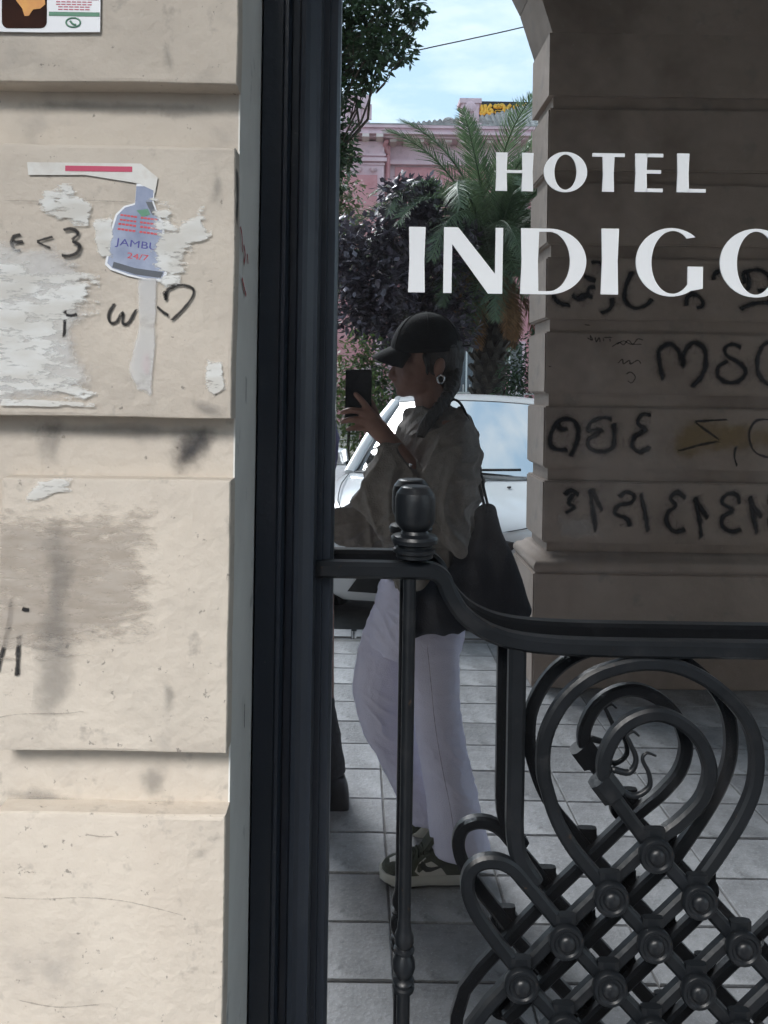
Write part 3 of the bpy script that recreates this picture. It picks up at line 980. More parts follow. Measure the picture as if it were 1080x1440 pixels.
row4 = z3([[(218, 110), (250, 88), (285, 112)], [(262, 100), (240, 140), (262, 160), (222, 188)], [(328, 75), (338, 150), (355, 275)], [(335, 80), (360, 135), (383, 178)],
           [(450, 120), (480, 95), (515, 110), (500, 142), (450, 152), (435, 185), (488, 212), (495, 245)], [(540, 95), (558, 170), (575, 275)],
           [(735, 125), (700, 98), (668, 120), (690, 155), (655, 185), (655, 232), (690, 262), (735, 250)], [(768, 110), (788, 200), (800, 300)], [(772, 118), (798, 165), (828, 212)],
           [(960, 150), (948, 108), (908, 105), (885, 140), (930, 172), (890, 200), (888, 240), (928, 262), (970, 250)], [(998, 105), (1018, 200), (1035, 280)], [(1000, 112), (1025, 165), (1056, 206)],
           [(1130, 120), (1100, 100), (1085, 140), (1120, 170), (1085, 210), (1100, 255), (1140, 250)]], 720, 660)
M_OVER = decal('overspray', (0.015, 0.016, 0.018), 1.0, 50, edge=0.5, amount=0.15)
for rw in (row1, row2, row3, row4):
    for q, pth in enumerate(rw):
        if not isinstance(pth, tuple):
            strokes('overspray', [pth], 0.05, M_OVER, visible_pier, 1, lift=0.0003 + 0.00001 * q)
        strokes('graffiti', [pth], 0.022, M_SPRAY, visible_pier, 1, lift=0.0004 + 0.0002 * q)
small = z3([[(315, 345), (340, 355), (330, 335), (335, 360)], [(350, 340), (355, 362), (368, 345), (372, 365)], [(385, 345), (388, 362)], [(378, 345), (430, 342)], [(412, 345), (415, 365)],
            [(420, 385), (450, 365), (470, 375), (490, 355), (510, 372), (530, 350), (555, 355)], [(440, 375), (470, 358), (500, 372), (550, 372)], [(445, 455), (465, 435), (470, 455), (495, 440), (500, 455), (530, 440), (545, 455)],
            [(480, 500), (500, 490), (520, 510), (505, 535), (485, 525)], [(150, 465), (170, 468)], [(300, 290), (335, 292)]], 720, 360)
for q, pth in enumerate(small):
    strokes('graffiti', [pth], 0.006, M_SPRAYT, visible_pier, 1, lift=0.0003 + 0.0001 * q)
patch('spray_stain', [W(u, v, DP) for u, v in ((940, 600), (975, 582), (1040, 586), (1100, 598), (1100, 640), (1020, 640), (960, 652), (935, 640))], M_YEL, visible_pier, off=0.0002)
patch('spray_stain', [W(u, v, DP) for u, v in ((780, 722), (838, 724), (842, 760), (784, 758))], M_WHT, visible_pier, off=0.0002)

# ================================================================== papers on the wall
M_WHITEP = decal('torn_white_paper', (0.74, 0.75, 0.74), 0.75, 70, 0.28, 0.72, amount=0.85, edge=1.1, stretch=(0.5, 1, 1.5), col2=(0.62, 0.61, 0.58))
M_GREYP = decal('weathered_paste', (0.60, 0.60, 0.61), 0.9, 16, 0.3, 0.7, edge=0.6, amount=0.7, stretch=(0.7, 1, 1.3), col2=(0.68, 0.67, 0.65))
M_BROWNP = decal('peeled_render', (0.40, 0.35, 0.30), 1.0, 120, 0.3, 0.7, edge=0.7, amount=0.6, stretch=(0.4, 1, 1.4), col2=(0.49, 0.44, 0.39))
M_PALEP = decal('pale_repaint', (0.66, 0.63, 0.575), 1.0, 9, 0.3, 0.7, edge=0.3, amount=0.55)
def paper(pts, m, label, off, D=DW, inner=0.75, cat='paper'):
    o = patch('torn_paper', [V(u, v, D) for u, v in pts], m, None, off=-off, inner=inner, n=40)
    return tag(o, label, cat)
paper([(-60, 330), (10, 322), (40, 345), (75, 350), (118, 362), (128, 395), (108, 420), (130, 440), (112, 462), (120, 505), (140, 530), (130, 552), (60, 568), (-60, 565)], M_GREYP,
      'large pale grey paste patch of a torn poster at the wall\'s left edge', 0.0004)
paper([(-60, 380), (25, 350), (60, 390), (95, 372), (140, 380), (132, 440), (96, 460), (80, 500), (118, 540), (138, 565), (-60, 560)], M_WHITEP,
      'large ragged white paper scraps below the pen-written heart sign <3', 0.0008)
paper([(205, 278), (240, 290), (252, 318), (285, 290), (298, 335), (266, 352), (262, 400), (228, 408), (215, 360), (212, 310)], M_WHITEP,
      'ragged white paper scrap to the right of the bottle sticker', 0.0008)
paper([(192, 392), (222, 388), (222, 440), (220, 500), (216, 560), (190, 552), (180, 520), (192, 470)], M_GREYP,
      'narrow upright strip of greyish paper below the bottle sticker', 0.0006)
paper([(128, 310), (160, 295), (158, 360), (140, 365)], M_WHITEP, 'small white paper remnant left of the bottle sticker', 0.0005)
paper([(60, 266), (100, 258), (130, 290), (126, 318), (80, 312), (55, 290)], M_WHITEP, 'sparse white paper flecks above the heart sign <3', 0.0005)
paper([(290, 505), (312, 508), (318, 545), (300, 560), (286, 540)], M_WHITEP, 'small white paper flecks near the block\'s lower right corner', 0.0005)
paper([(55, 674), (105, 672), (100, 690), (78, 695), (40, 712), (30, 704)], M_WHITEP, 'small white paper flecks at the top of the middle block', 0.0005)
paper([(0, 560), (60, 562), (138, 566), (136, 573), (60, 572), (0, 570)], M_WHITEP, 'thin white paper edge along the foot of the upper block', 0.0012, inner=0.8)
# peeled and repainted areas belong to the wall itself
patch('peeled_area', [V(u, v, DW) for u, v in ((-40, 705), (90, 712), (200, 705), (222, 720), (216, 800), (214, 895), (150, 905), (80, 930), (-40, 925))], M_BROWNP, hotel, off=-0.0004, n=50, inner=0.6)
# striped strip with the red bar
strip = MB().prism([(p.x, p.z) for p in (V(38, 228, DW), V(198, 230, DW), V(222, 250, DW), V(218, 272, DW), V(196, 258, DW), V(120, 246, DW), V(40, 246, DW))], WY - 0.0022, WY - 0.0012)
M_PAPER = mat('white_paper', (0.66, 0.66, 0.64), 0.7, (0.56, 0.55, 0.52), 25, stains=[(30, 0.55, 0.7, (0.5, 0.45, 0.4), 0.5)])
M_GLOSSP = mat('glossy_white_paper', (0.74, 0.76, 0.8), 0.35)
so = strip.build('paper_strip', M_PAPER)
tag(so, 'torn white paper strip with a red bar, above the bottle sticker', 'paper')
M_RED = mat('crimson_print', (0.48, 0.055, 0.12), 0.6)
p0, p1 = V(92, 233, DW), V(186, 242, DW)
MB().box(p0.x, p1.x, WY - 0.0026, WY - 0.0023, p1.z, p0.z).build('red_bar', M_RED, so)
# poster with the photo, cut by the frame at the upper left
post = root('poster', 'glossy white poster with dark photo and red and green print, top left', 'poster')
y0 = WY - 0.004
pts = [V(-90, -110, DW), V(143, -104, DW), V(141.5, 46, DW), V(60, 46.5, DW), V(-92, 44, DW)]
MB().prism([(p.x, p.z) for p in pts], y0, y0 + 0.0015).build('sheet', M_GLOSSP, post)
def vbox(u0, v0, u1, v1, m, name, parent, yy, th=0.0004):
    a, b = V(u0, v1, DW), V(u1, v0, DW)
    return MB().box(a.x, b.x, yy - th, yy, a.z, b.z).build(name, m, parent)
M_DARKPH = mat('photo_print', (0.018, 0.011, 0.011), 0.8, (0.05, 0.022, 0.016), 9, spec=0.1, lo=0.45, hi=0.7)
def rrect(u0, v0, u1, v1, r, D):
    out = []
    for cx, cy, a0 in ((u1 - r, v1 - r, 0), (u0 + r, v1 - r, 90), (u0 + r, v0 + r, 180), (u1 - r, v0 + r, 270)):
        for k in range(6):
            a = math.radians(a0 + 18 * k)
            p = V(cx + r * math.cos(a), cy + r * math.sin(a), D)
            out.append((p.x, p.z))
    return out
MB().prism(rrect(4, -100, 67, 41, 9, DW), y0 - 0.0005, y0 - 0.0001).build('photo_print', M_DARKPH, post)
M_ORANGE = mat('orange_print', (0.75, 0.36, 0.05), 0.5, (0.5, 0.12, 0.03), 14)
MB().prism([(p.x, p.z) for p in [V(u, v, DW) for u, v in ((24, 2), (40, -12), (64, -8), (65, 8), (58, 14), (48, 15), (42, 24), (36, 24), (33, 14))]], y0 - 0.0009, y0 - 0.0006).build('flame_print', M_ORANGE, post)
M_GRN = mat('green_print', (0.10, 0.26, 0.17), 0.6)
vbox(72, -60, 141, -40, M_RED, 'print_block', post, y0 - 0.0001); vbox(70, -8, 140, 0.5, M_RED, 'print_block', post, y0 - 0.0001)
def word(s, u, v, hpx, wpx, m, name, parent, yy, tilt=0.0, D=DW, sx=1):
    me = text_mesh(s, 1.0)
    xs = [v_.co.x for v_ in me.vertices]; ys = [v_.co.y for v_ in me.vertices]
    kx = wpx * D / F_PX / (max(xs) - min(xs)); ky = hpx * D / F_PX / (max(ys) - min(ys))
    cx, cy = (max(xs) + min(xs)) / 2, (max(ys) + min(ys)) / 2
    for v_ in me.vertices:
        v_.co = ((v_.co.x - cx) * kx * sx, (v_.co.y - cy) * ky, 0)
    o = link(name, me, m, parent)
    o.rotation_euler = (PI / 2, tilt, 0)
    p = V(u, v, D)
    o.location = (p.x, yy, p.z)
    return o
word('=======', 105, 6, 5, 50, M_RED, 'print_line', post, y0 - 0.0003)
word('======', 105, 13, 5, 44, M_RED, 'print_line', post, y0 - 0.0003)
vbox(70, 19, 141, 23.5, M_GRN, 'print_line', post, y0 - 0.0001)
ring_c = V(104, 33, DW)
s_ = DW / F_PX
rg = MB()
rg.tube([ring_c + Vector((math.cos(a) * 10 * s_, y0 - 0.0004 - ring_c.y, math.sin(a) * 6.5 * s_)) for a in [PI * 0.0 + i * 2 * PI / 24 for i in range(25)]], 0.0009, n=6)
rg.tube([ring_c + Vector((a * s_, y0 - 0.0004 - ring_c.y, b * s_)) for a, b in ((-4, 2), (-2, -1), (1, -3), (4, -3))], 0.0011, n=6)
rg.build('phone_mark', M_GRN, post)
# bottle-shaped sticker
stk = root('bottle_sticker', 'silver-blue bottle-shaped sticker with red and blue lettering on the wall', 'sticker')
ys = WY - 0.0018
bottle = [(192, 262), (203, 262), (216, 268), (214, 285), (219, 300), (228, 318), (228, 350), (226, 372), (232, 380), (228, 392), (205, 391), (180, 385), (158, 377), (151, 370), (155, 350), (158, 325), (165, 303), (176, 292), (190, 288), (191, 275)]
def grow(pts, k):
    c = (192, 335)
    return [(c[0] + (u - c[0]) * k, c[1] + (v - c[1]) * (1 + (k - 1) * 0.6)) for u, v in pts]
MB().prism([(p.x, p.z) for p in [V(u, v, DW) for u, v in grow(bottle, 1.09)]], ys - 0.0003, ys).build('white_border', M_GLOSSP, stk)
M_SILV = mat('silver_print', (0.13, 0.16, 0.25), 0.45, (0.30, 0.34, 0.45), 16, metal=0.2)
MB().prism([(p.x, p.z) for p in [V(u, v, DW) for u, v in bottle]], ys - 0.0006, ys - 0.00035).build('bottle_print', M_SILV, stk)
M_REDP = mat('red_letter_print', (0.55, 0.07, 0.09), 0.6); M_BLUE = mat('blue_letter_print', (0.06, 0.06, 0.26), 0.6)
M_DSIL = mat('dark_silver_print', (0.08, 0.09, 0.11), 0.4)
tl = 0.12
for s, u, v, h, w, mm in (('BIG HOT', 195, 309, 9, 52, M_REDP), ('SUN BAR', 194, 322, 10, 56, M_REDP), ('JAMBU', 192, 345, 13, 60, M_BLUE), ('24/7', 194, 361, 8, 30, M_REDP)):
    if s in ('BIG HOT', 'SUN BAR'):
        s = '=====  ====='
    word(s, u, v, h, w, mm, 'lettering', stk, ys - 0.0008, tilt=tl)
for pl, mm in (([(192, 296), (208, 294), (212, 302), (200, 305)], M_GRN), ([(205, 284), (214, 284), (222, 305), (214, 302)], M_DSIL), ([(160, 368), (190, 377), (230, 383), (226, 391), (190, 386), (158, 376)], M_DSIL)):
    MB().prism([(p.x, p.z) for p in [V(u, v, DW) for u, v in pl]], ys - 0.00085, ys - 0.0007).build('print_patch', mm, stk)
dot = MB().prism([(p.x, p.z) for p in [V(u, v, DW) for u, v in ((203, 498), (209, 498), (210, 510), (209, 526), (203, 525), (199, 512))]], ys, ys + 0.0006).build('sticker_scrap', M_RED)
tag(dot, 'tiny red sticker scrap on the narrow paper strip', 'sticker')

# ================================================================== the woman (seen in the glass)
M_SKIN = mat('skin', (0.23, 0.12, 0.095), 0.5, (0.28, 0.155, 0.12), 20, bump=0.04, bscale=200)
M_SHIRT = mat('taupe_linen', (0.20, 0.183, 0.17), 0.85, (0.25, 0.23, 0.215), 40, bump=0.5, bscale=260)
M_JEANS = mat('pale_lilac_denim', (0.67, 0.66, 0.84), 0.85, (0.73, 0.72, 0.89), 9, bump=0.3, bscale=300)
M_HAIR = mat('dark_hair', (0.010, 0.0075, 0.006), 0.45, (0.022, 0.016, 0.013), 60, bump=0.6, bscale=160, stretch=(1, 1, 0.25))
M_CAP = mat('black_cap_cotton', (0.009, 0.010, 0.011), 0.85, (0.016, 0.018, 0.019), 30, bump=0.2, bscale=250, spec=0.2)
M_BAG = mat('black_canvas', (0.009, 0.011, 0.017), 0.8, (0.016, 0.019, 0.027), 18, bump=0.25, bscale=220, spec=0.2)
M_BLACKT = mat('black_trousers', (0.012, 0.012, 0.014), 0.8, (0.02, 0.02, 0.022), 12, bump=0.3)
M_LILAC = mat('lilac_shirt', (0.22, 0.22, 0.42), 0.85, (0.28, 0.28, 0.48), 10, bump=0.2)
M_LEATHER = mat('white_leather', (0.74, 0.73, 0.70), 0.5, (0.68, 0.67, 0.63), 20)
M_OLIVE = mat('dark_olive_suede', (0.035, 0.042, 0.025), 0.8, (0.05, 0.056, 0.035), 30, bump=0.2, bscale=200)
M_GREYL = mat('grey_leather', (0.62, 0.60, 0.55), 0.55)
M_SOLE = mat('rubber_sole', (0.55, 0.55, 0.50), 0.6)
M_DSOLE = mat('dark_rubber', (0.025, 0.027, 0.022), 0.7)
M_PHONE = mat('black_phone_glass', (0.012, 0.013, 0.016), 0.15, coat=0.5)
M_STEEL = mat('polished_metal', (0.62, 0.62, 0.63), 0.2, metal=1.0)

def fb_ring(uf, vf, ub, vb, hd, D, n=20, pw=1.0):
    """closed ring: front and back point in the picture, half depth across, centre depth"""
    a, b = W(uf, vf, D), W(ub, vb, D)
    c, h = (a + b) / 2, (a - b) / 2
    out = []
    for k in range(n):
        t = 2 * PI * k / n
        ct, st = math.cos(t), math.sin(t)
        out.append(c + h * (math.copysign(abs(ct) ** pw, ct)) + Vector((0, hd * math.copysign(abs(st) ** pw, st), 0)))
    return out
def fb_loft(mb, rows, sub=4, n=20, pw=1.0):
    """rows = (uf, vf, ub, vb, half depth, centre depth), interpolated smoothly"""
    A = np.array(rows, float)
    m = len(A)
    rings = []
    P = np.vstack([2 * A[0] - A[1], A, 2 * A[-1] - A[-2]])
    for i in range(1, m):
        for k in range(sub):
            t = k / sub
            a, b, c, d = P[i - 1], P[i], P[i + 1], P[i + 2]
            r = 0.5 * ((2 * b) + (c - a) * t + (2 * a - 5 * b + 4 * c - d) * t * t + (3 * b - a - 3 * c + d) * t ** 3)
            rings.append(fb_ring(*r[:4], max(r[4], 0.004), r[5], n, pw))
    rings.append(fb_ring(*A[-1], n, pw))
    return mb.rings(rings)
def tubeW(mb, pts, n=10, sub=3):
    """pts = (u, v, D, r)"""
    P = smoothpath([W(u, v, D) for u, v, D, r in pts], sub)
    R = [pts[min(int(i / sub), len(pts) - 1)][3] + ((pts[min(int(i / sub) + 1, len(pts) - 1)][3] - pts[min(int(i / sub), len(pts) - 1)][3]) * ((i % sub) / sub)) for i in range(len(P))]
    return mb.tube(P, R, n=n)
def ballW(mb, u, v, D, ru, rv, rd, rot=None):
    s = D / F_PX
    return mb.ball(W(u, v, D), ru * s, rd, rv * s, 18, 12, rot)
def rotXZ(deg):
    return Matrix.Rotation(math.radians(deg), 3, 'Y')

DB = 2.45                                  # depth of her middle plane
sk = MB()
ballW(sk, 604, 493, DB, 45, 47, 0.074)
ballW(sk, 590, 518, DB, 35, 38, 0.062)
ballW(sk, 580, 540, DB, 24, 17, 0.046)
ballW(sk, 567, 550, DB, 10.5, 8.5, 0.022)
ballW(sk, 571, 528, DB, 14, 22, 0.044)
ballW(sk, 590, 545, DB, 26, 12, 0.056, None)
tubeW(sk, [(561, 508, DB, 0.008), (555, 518, DB, 0.010), (550.5, 528, DB, 0.0125), (556, 532, DB, 0.011), (566, 528, DB, 0.012)])
tubeW(sk, [(559, 531, DB - 0.012, 0.008), (553, 530, DB - 0.008, 0.008)]); tubeW(sk, [(559, 531, DB + 0.012, 0.008), (553, 530, DB + 0.008, 0.008)])
ballW(sk, 558.5, 538.5, DB, 6, 2.7, 0.021); ballW(sk, 559.5, 543, DB, 5.5, 2.8, 0.018)
ballW(sk, 567, 509, DB - 0.03, 6, 4, 0.02); ballW(sk, 567, 509, DB + 0.03, 6, 4, 0.02)
ballW(sk, 577, 527, DB - 0.042, 12, 9, 0.016); ballW(sk, 577, 527, DB + 0.042, 12, 9, 0.016)
for s in (-1, 1):
    ballW(sk, 618, 516, DB + s * 0.075, 8, 14, 0.012, rotXZ(12))
    ballW(sk, 616, 526, DB + s * 0.074, 5, 6, 0.008)
tubeW(sk, [(604, 525, DB, 0.052), (604, 555, DB, 0.050), (608, 580, DB, 0.054), (612, 605, DB, 0.075)], n=14)
# torso, hidden legs and arms under the clothes
fb_loft(sk, [(578, 592, 640, 585, 0.12, DB), (566, 620, 655, 615, 0.16, DB), (556, 680, 655, 680, 0.15, DB), (556, 760, 645, 760, 0.13, DB), (545, 830, 645, 835, 0.155, DB), (548, 880, 640, 885, 0.15, DB)], n=16)
fb_loft(sk, [(560, 870, 640, 870, .07, 2.37), (590, 1000, 642, 1000, .055, 2.36), (612, 1120, 655, 1120, .045, 2.35), (618, 1215, 648, 1215, .035, 2.34)], n=12)
fb_loft(sk, [(535, 860, 615, 860, .07, 2.54), (510, 975, 570, 975, .055, 2.55), (550, 1080, 600, 1075, .045, 2.57), (600, 1165, 628, 1150, .035, 2.58)], n=12)
# right arm to the phone
tubeW(sk, [(640, 600, 2.31, 0.05), (625, 660, 2.26, 0.045), (606, 705, 2.25, 0.041), (580, 668, 2.255, 0.038), (556, 634, 2.265, 0.032), (545, 618, 2.27, 0.028)], n=12)
# left arm, forearm held forward
tubeW(sk, [(625, 610, 2.60, 0.05), (605, 680, 2.64, 0.045), (585, 735, 2.64, 0.041), (520, 742, 2.62, 0.034), (462, 738, 2.60, 0.027), (448, 736, 2.60, 0.025)], n=12)
# right hand: palm, thumb and four fingers closing on the phone
PHD = 2.290                                # depth of the phone's lens side
tubeW(sk, [(546, 619, 2.272, 0.027), (536, 608, 2.276, 0.030), (526, 598, 2.28, 0.030), (517, 592, 2.284, 0.026)], n=12)
tubeW(sk, [(530, 592, 2.274, 0.014), (519, 577, 2.272, 0.0115), (510, 565, 2.275, 0.0100), (502, 556, 2.277, 0.0085), (498, 552, 2.278, 0.006)], n=10)   # index, up the back
tubeW(sk, [(522, 588, 2.270, 0.013), (508, 579, 2.268, 0.0105), (494, 577, 2.272, 0.0098), (484, 579, 2.279, 0.0088), (480.5, 581, 2.289, 0.007)], n=10)
tubeW(sk, [(524, 596, 2.270, 0.013), (509, 591, 2.268, 0.0105), (495, 590, 2.272, 0.0098), (484.5, 592, 2.28, 0.0088), (481, 593, 2.29, 0.007)], n=10)
tubeW(sk, [(528, 605, 2.272, 0.0125), (513, 603, 2.270, 0.0098), (500, 602, 2.273, 0.0088), (491, 603, 2.28, 0.0078), (488, 604, 2.289, 0.0065)], n=10)
tubeW(sk, [(536, 600, 2.30, 0.015), (529, 585, 2.31, 0.0125), (524, 570, 2.306, 0.0105), (518, 560, 2.303, 0.0085)], n=10)                                # thumb on the screen side
# left hand
tubeW(sk, [(449, 736, 2.60, 0.026), (438, 737, 2.60, 0.029), (428, 739, 2.60, 0.027)], n=12)
for i, (dv, dl) in enumerate(((-6, 0), (-2, 3), (3, 2), (7, -3))):
    tubeW(sk, [(430, 738 + dv, 2.585 + i * 0.012, 0.0095), (418 - dl, 741 + dv, 2.585 + i * 0.013, 0.0088), (410 - dl, 748 + dv, 2.59 + i * 0.012, 0.0078), (408 - dl, 755 + dv, 2.595 + i * 0.012, 0.006)], n=8)
tubeW(sk, [(440, 742, 2.575, 0.012), (431, 752, 2.565, 0.010), (423, 757, 2.57, 0.008)], n=8)
woman_me = remesh(sk, 0.0042, 3)
woman = link('person', woman_me, M_SKIN)
tag(woman, 'woman in black cap, taupe shirt and pale jeans photographing her reflection in the door', 'person')

for s in (-1, 1):
    MB().ball(W(564.5, 514.5, DB + s * 0.031), 0.009, 0.011, 0.0075, 10, 8).build('eye', mat('eye_white', (0.5, 0.48, 0.46), 0.3), woman, smooth=True)
# hair: shell at the back of the head, then the braid over the shoulder
hb = MB()
ballW(hb, 614, 498, DB, 40, 40, 0.082)
ballW(hb, 628, 516, DB, 22, 34, 0.074)
ballW(hb, 632, 535, DB, 16, 24, 0.05)
tubeW(hb, [(596, 497, DB - 0.078, 0.008), (600, 512, DB - 0.080, 0.007), (601, 528, DB - 0.079, 0.004)]); tubeW(hb, [(596, 497, DB + 0.078, 0.008), (601, 528, DB + 0.079, 0.004)])
hair_me = remesh(hb, 0.006, 3, lambda p: 0.0025 * noise.noise(Vector((p.x * 90, p.y * 90, p.z * 18))))
hair = link('hair', hair_me, M_HAIR, woman)
bd = MB()
bp = smoothpath([W(u, v, D) for u, v, D in ((638, 520, 2.40), (635, 542, 2.365), (628, 560, 2.32), (615, 577, 2.285), (604, 590, 2.268), (596, 602, 2.262), (591, 612, 2.262))], 5)
for i, p in enumerate(bp):
    t = bp[min(i + 1, len(bp) - 1)] - bp[max(i - 1, 0)]
    sd = t.normalized().cross(Vector((0, 1, 0)))
    r = 0.0205 * (1 - 0.5 * i / len(bp))
    bd.ball(p + sd * (r * 0.55 * (1 if i % 2 else -1)), r * 0.85, r * 0.8, r * 1.0, 10, 8)
link('braid', remesh(bd, 0.0045, 1, lambda p: 0.0012 * noise.noise(p * 160)), M_HAIR, woman)
# cap: six-panel crown, peak, strap
cp = MB()
rings = []
cc = W(599, 489, DB); sx = DB / F_PX
for i in range(11):
    ph = (PI / 2) * i / 10
    row = []
    for k in range(36):
        t = 2 * PI * k / 36
        q = 1.0 - 0.018 * abs(math.cos(3 * t)) ** 14
        x = 51 * sx * math.cos(ph) ** 0.82 * math.cos(t) * q
        y = 0.0925 * math.cos(ph) ** 0.82 * math.sin(t) * q
        z = 50 * sx * math.sin(ph)
        drop = (6 + 7 * (math.sin(t) ** 2) * 0.4 - 3 * math.cos(t)) * sx * (1 - i / 10)
        row.append(cc + Vector((x, y, z - drop)))
    rings.append(row)
cp.rings(rings, cap=True)
cap_o = cp.build('cap', M_CAP, woman, smooth=True)
for k in range(0, 36, 6):
    MB().tube([r[(k + 3) % 36] + (r[(k + 3) % 36] - cc).normalized() * 0.0006 for r in rings], 0.0016, n=5).build('seam', M_CAP, cap_o, smooth=True)
MB().tube([p + Vector((0, 0, 0.012)) + (p - cc).normalized() * 0.001 for p in rings[0] + rings[0][:1]], 0.0014, n=5).build('seam', M_CAP, cap_o, smooth=True)
MB().ball(W(599, 439.5, DB), 0.007, 0.007, 0.004).build('button', M_CAP, cap_o, smooth=True)
pk = MB()
top, bot = [], []
for r in range(9):
    f = r / 8.0
    rt, rb = [], []
    for k in range(15):
        a = -1 + 2 * k / 14
        yy = a * 0.083 * (1 - 0.10 * f)
        u0 = 549 + 13 * a * a + 16 * a ** 6         # where the peak leaves the crown
        u1 = 522 + 30 * a * a + 14 * a ** 6
        u = u0 + (u1 - u0) * f
        v = 487 + (501 - 487) * f ** 1.15 + (11 + 4 * f) * a * a
        p = W(u, v, DB + yy)
        p.y = DIST - (DB + yy)
        rt.append(p); rb.append(p - Vector((0, 0, 0.0045)))
    top.append(rt); bot.append(rb)
pk.rings([t + list(reversed(b)) for t, b in zip(top, bot)])
pk.build('peak', M_CAP, cap_o, smooth=0.8)
MB().tube([W(645, 487, DB - 0.02), W(653, 486, DB - 0.02), W(661, 485, DB - 0.02)], 1.0, sq=(0.0035, 0.012)).build('strap', M_CAP, cap_o)
em = word('maven', 568, 463, 5, 26, mat('grey_thread', (0.10, 0.10, 0.10), 0.8), 'embroidery', cap_o, 0, D=DB)
bpy.data.objects.remove(em)
strokes('embroidery', [[W(558 + a, 471 - a * 0.14 + b - 2, DB - 0.071 - 0.0009 * a) for a, b in ((0, 0), (2, -3), (4, 1), (6, -2), (9, 1), (12, -3), (15, 1), (18, -2), (22, 0))]], 0.0016, decal('thread', (0.12, 0.12, 0.12), 0.5, 60, amount=0.6), cap_o, 1)
er = MB().tube([W(620, 528, DB - 0.083) + Vector((0.011 * math.sin(a), 0.002, 0.013 * math.cos(a) - 0.012)) for a in [i * 2 * PI / 16 for i in range(17)]], 0.0032, n=8)
er.build('earring', M_STEEL, woman, smooth=True)

# shirt: body, collar, wide sleeves
def folds(amp, sc=1.0):
    """long narrow creases hanging down the cloth, diagonal ones breaking across them, and fine crumple"""
    def ridge(v, k, pw):
        return max(0.0, 1 - abs(noise.noise(v)) * k) ** pw
    def f(p):
        w = noise.noise(p * 4.0) * 0.06
        m1 = 0.5 + 0.5 * noise.noise(p * 6.0 + Vector((4, 4, 4)))
        m2 = 0.5 + 0.5 * noise.noise(p * 6.0 + Vector((11, 3, 7)))
        v1 = Vector((p.x + 0.3 * p.z + w, p.y, p.z * 0.16)) * (15 * sc)
        v2 = Vector((p.x * 0.55 - p.z * 0.83 + w, p.y, (p.x * 0.83 + p.z * 0.55) * 0.2)) * (17 * sc)
        big = noise.noise(Vector((p.x * 1.0 + w, p.y, p.z * 0.45)) * 7)
        fine = ridge(Vector((p.x * 34 + p.z * 12, p.y * 30, p.z * 9)), 3.0, 2)
        return amp * (0.55 * big + 0.9 * ridge(v1, 3.4, 1.25) * (0.3 + m1) + 0.85 * ridge(v2, 3.6, 1.25) * m2 - 0.35) + 0.0016 * fine
    return f
sh = MB()
fb_loft(sh, [(577, 578, 632, 566, 0.085, DB), (566, 596, 655, 578, 0.165, DB), (556, 625, 668, 612, 0.195, DB), (548, 680, 672, 675, 0.20, DB), (542, 740, 668, 745, 0.195, DB), (541, 790, 660, 805, 0.19, DB), (546, 812, 656, 838, 0.188, DB), (556, 824, 653, 862, 0.186, DB)], n=28)
# right sleeve: shoulder, upper arm, elbow, forearm with the wide cuff hanging open
fb_loft(sh, [(612, 590, 650, 568, 0.06, 2.36), (598, 612, 668, 600, 0.075, 2.30), (590, 650, 671, 655, 0.08, 2.26), (586, 690, 668, 718, 0.08, 2.245), (590, 716, 657, 776, 0.062, 2.225), (600, 690, 642, 782, 0.045, 2.22)], n=22)
fb_loft(sh, [(608, 668, 640, 774, 0.055, 2.25), (588, 652, 598, 772, 0.062, 2.25), (570, 636, 556, 762, 0.06, 2.255), (558, 626, 522, 738, 0.055, 2.262), (547, 616, 492, 706, 0.05, 2.268)], n=22)
# left sleeve
fb_loft(sh, [(612, 600, 645, 575, 0.06, 2.56), (590, 640, 650, 640, 0.07, 2.62), (572, 690, 630, 720, 0.07, 2.645), (560, 706, 590, 775, 0.065, 2.64), (530, 702, 536, 775, 0.06, 2.635), (497, 706, 502, 773, 0.055, 2.625), (462, 718, 462, 757, 0.045, 2.61)], n=22)
shirt_me = remesh(sh, 0.0052, 3, folds(0.021))
shirt = link('shirt', shirt_me, M_SHIRT, woman)
cl = MB()
for s in (-1, 1):
    P = smoothpath([W(630, 560, DB), W(618, 572, DB + s * 0.06), W(592, 590, DB + s * 0.075), W(572, 612, DB + s * 0.05), W(560, 640, DB + s * 0.02)], 4)
    cl.tube(P, [0.012] * len(P), n=6, sq=None)
link('collar', remesh(cl, 0.005, 3), M_SHIRT, shirt)
MB().ball(W(577, 654, 2.178), 0.005, 0.002, 0.005).build('cuff_button', M_STEEL, shirt, smooth=True)
# jeans
je = MB()
fb_loft(je, [(538, 808, 648, 806, 0.155, DB), (531, 835, 653, 838, 0.175, DB), (523, 870, 654, 880, 0.178, DB), (520, 905, 648, 910, 0.16, DB)], n=28)
fb_loft(je, [(540, 850, 654, 866, .09, 2.37), (556, 900, 648, 905, .092, 2.36), (568, 950, 646, 955, .088, 2.355), (580, 1000, 647, 1003, .083, 2.35), (590, 1050, 655, 1056, .082, 2.345), (598, 1110, 668, 1112, .09, 2.34), (604, 1160, 682, 1162, .10, 2.335), (607, 1188, 691, 1190, .105, 2.335)], n=24)
fb_loft(je, [(526, 850, 640, 862, .088, 2.54), (508, 905, 612, 905, .088, 2.55), (499, 945, 600, 945, .084, 2.555), (497, 975, 590, 972, .08, 2.555), (506, 1012, 588, 1002, .078, 2.56), (523, 1048, 600, 1038, .078, 2.565), (541, 1083, 614, 1072, .08, 2.57), (560, 1120, 630, 1106, .085, 2.575), (571, 1147, 642, 1138, .09, 2.575)], n=24)
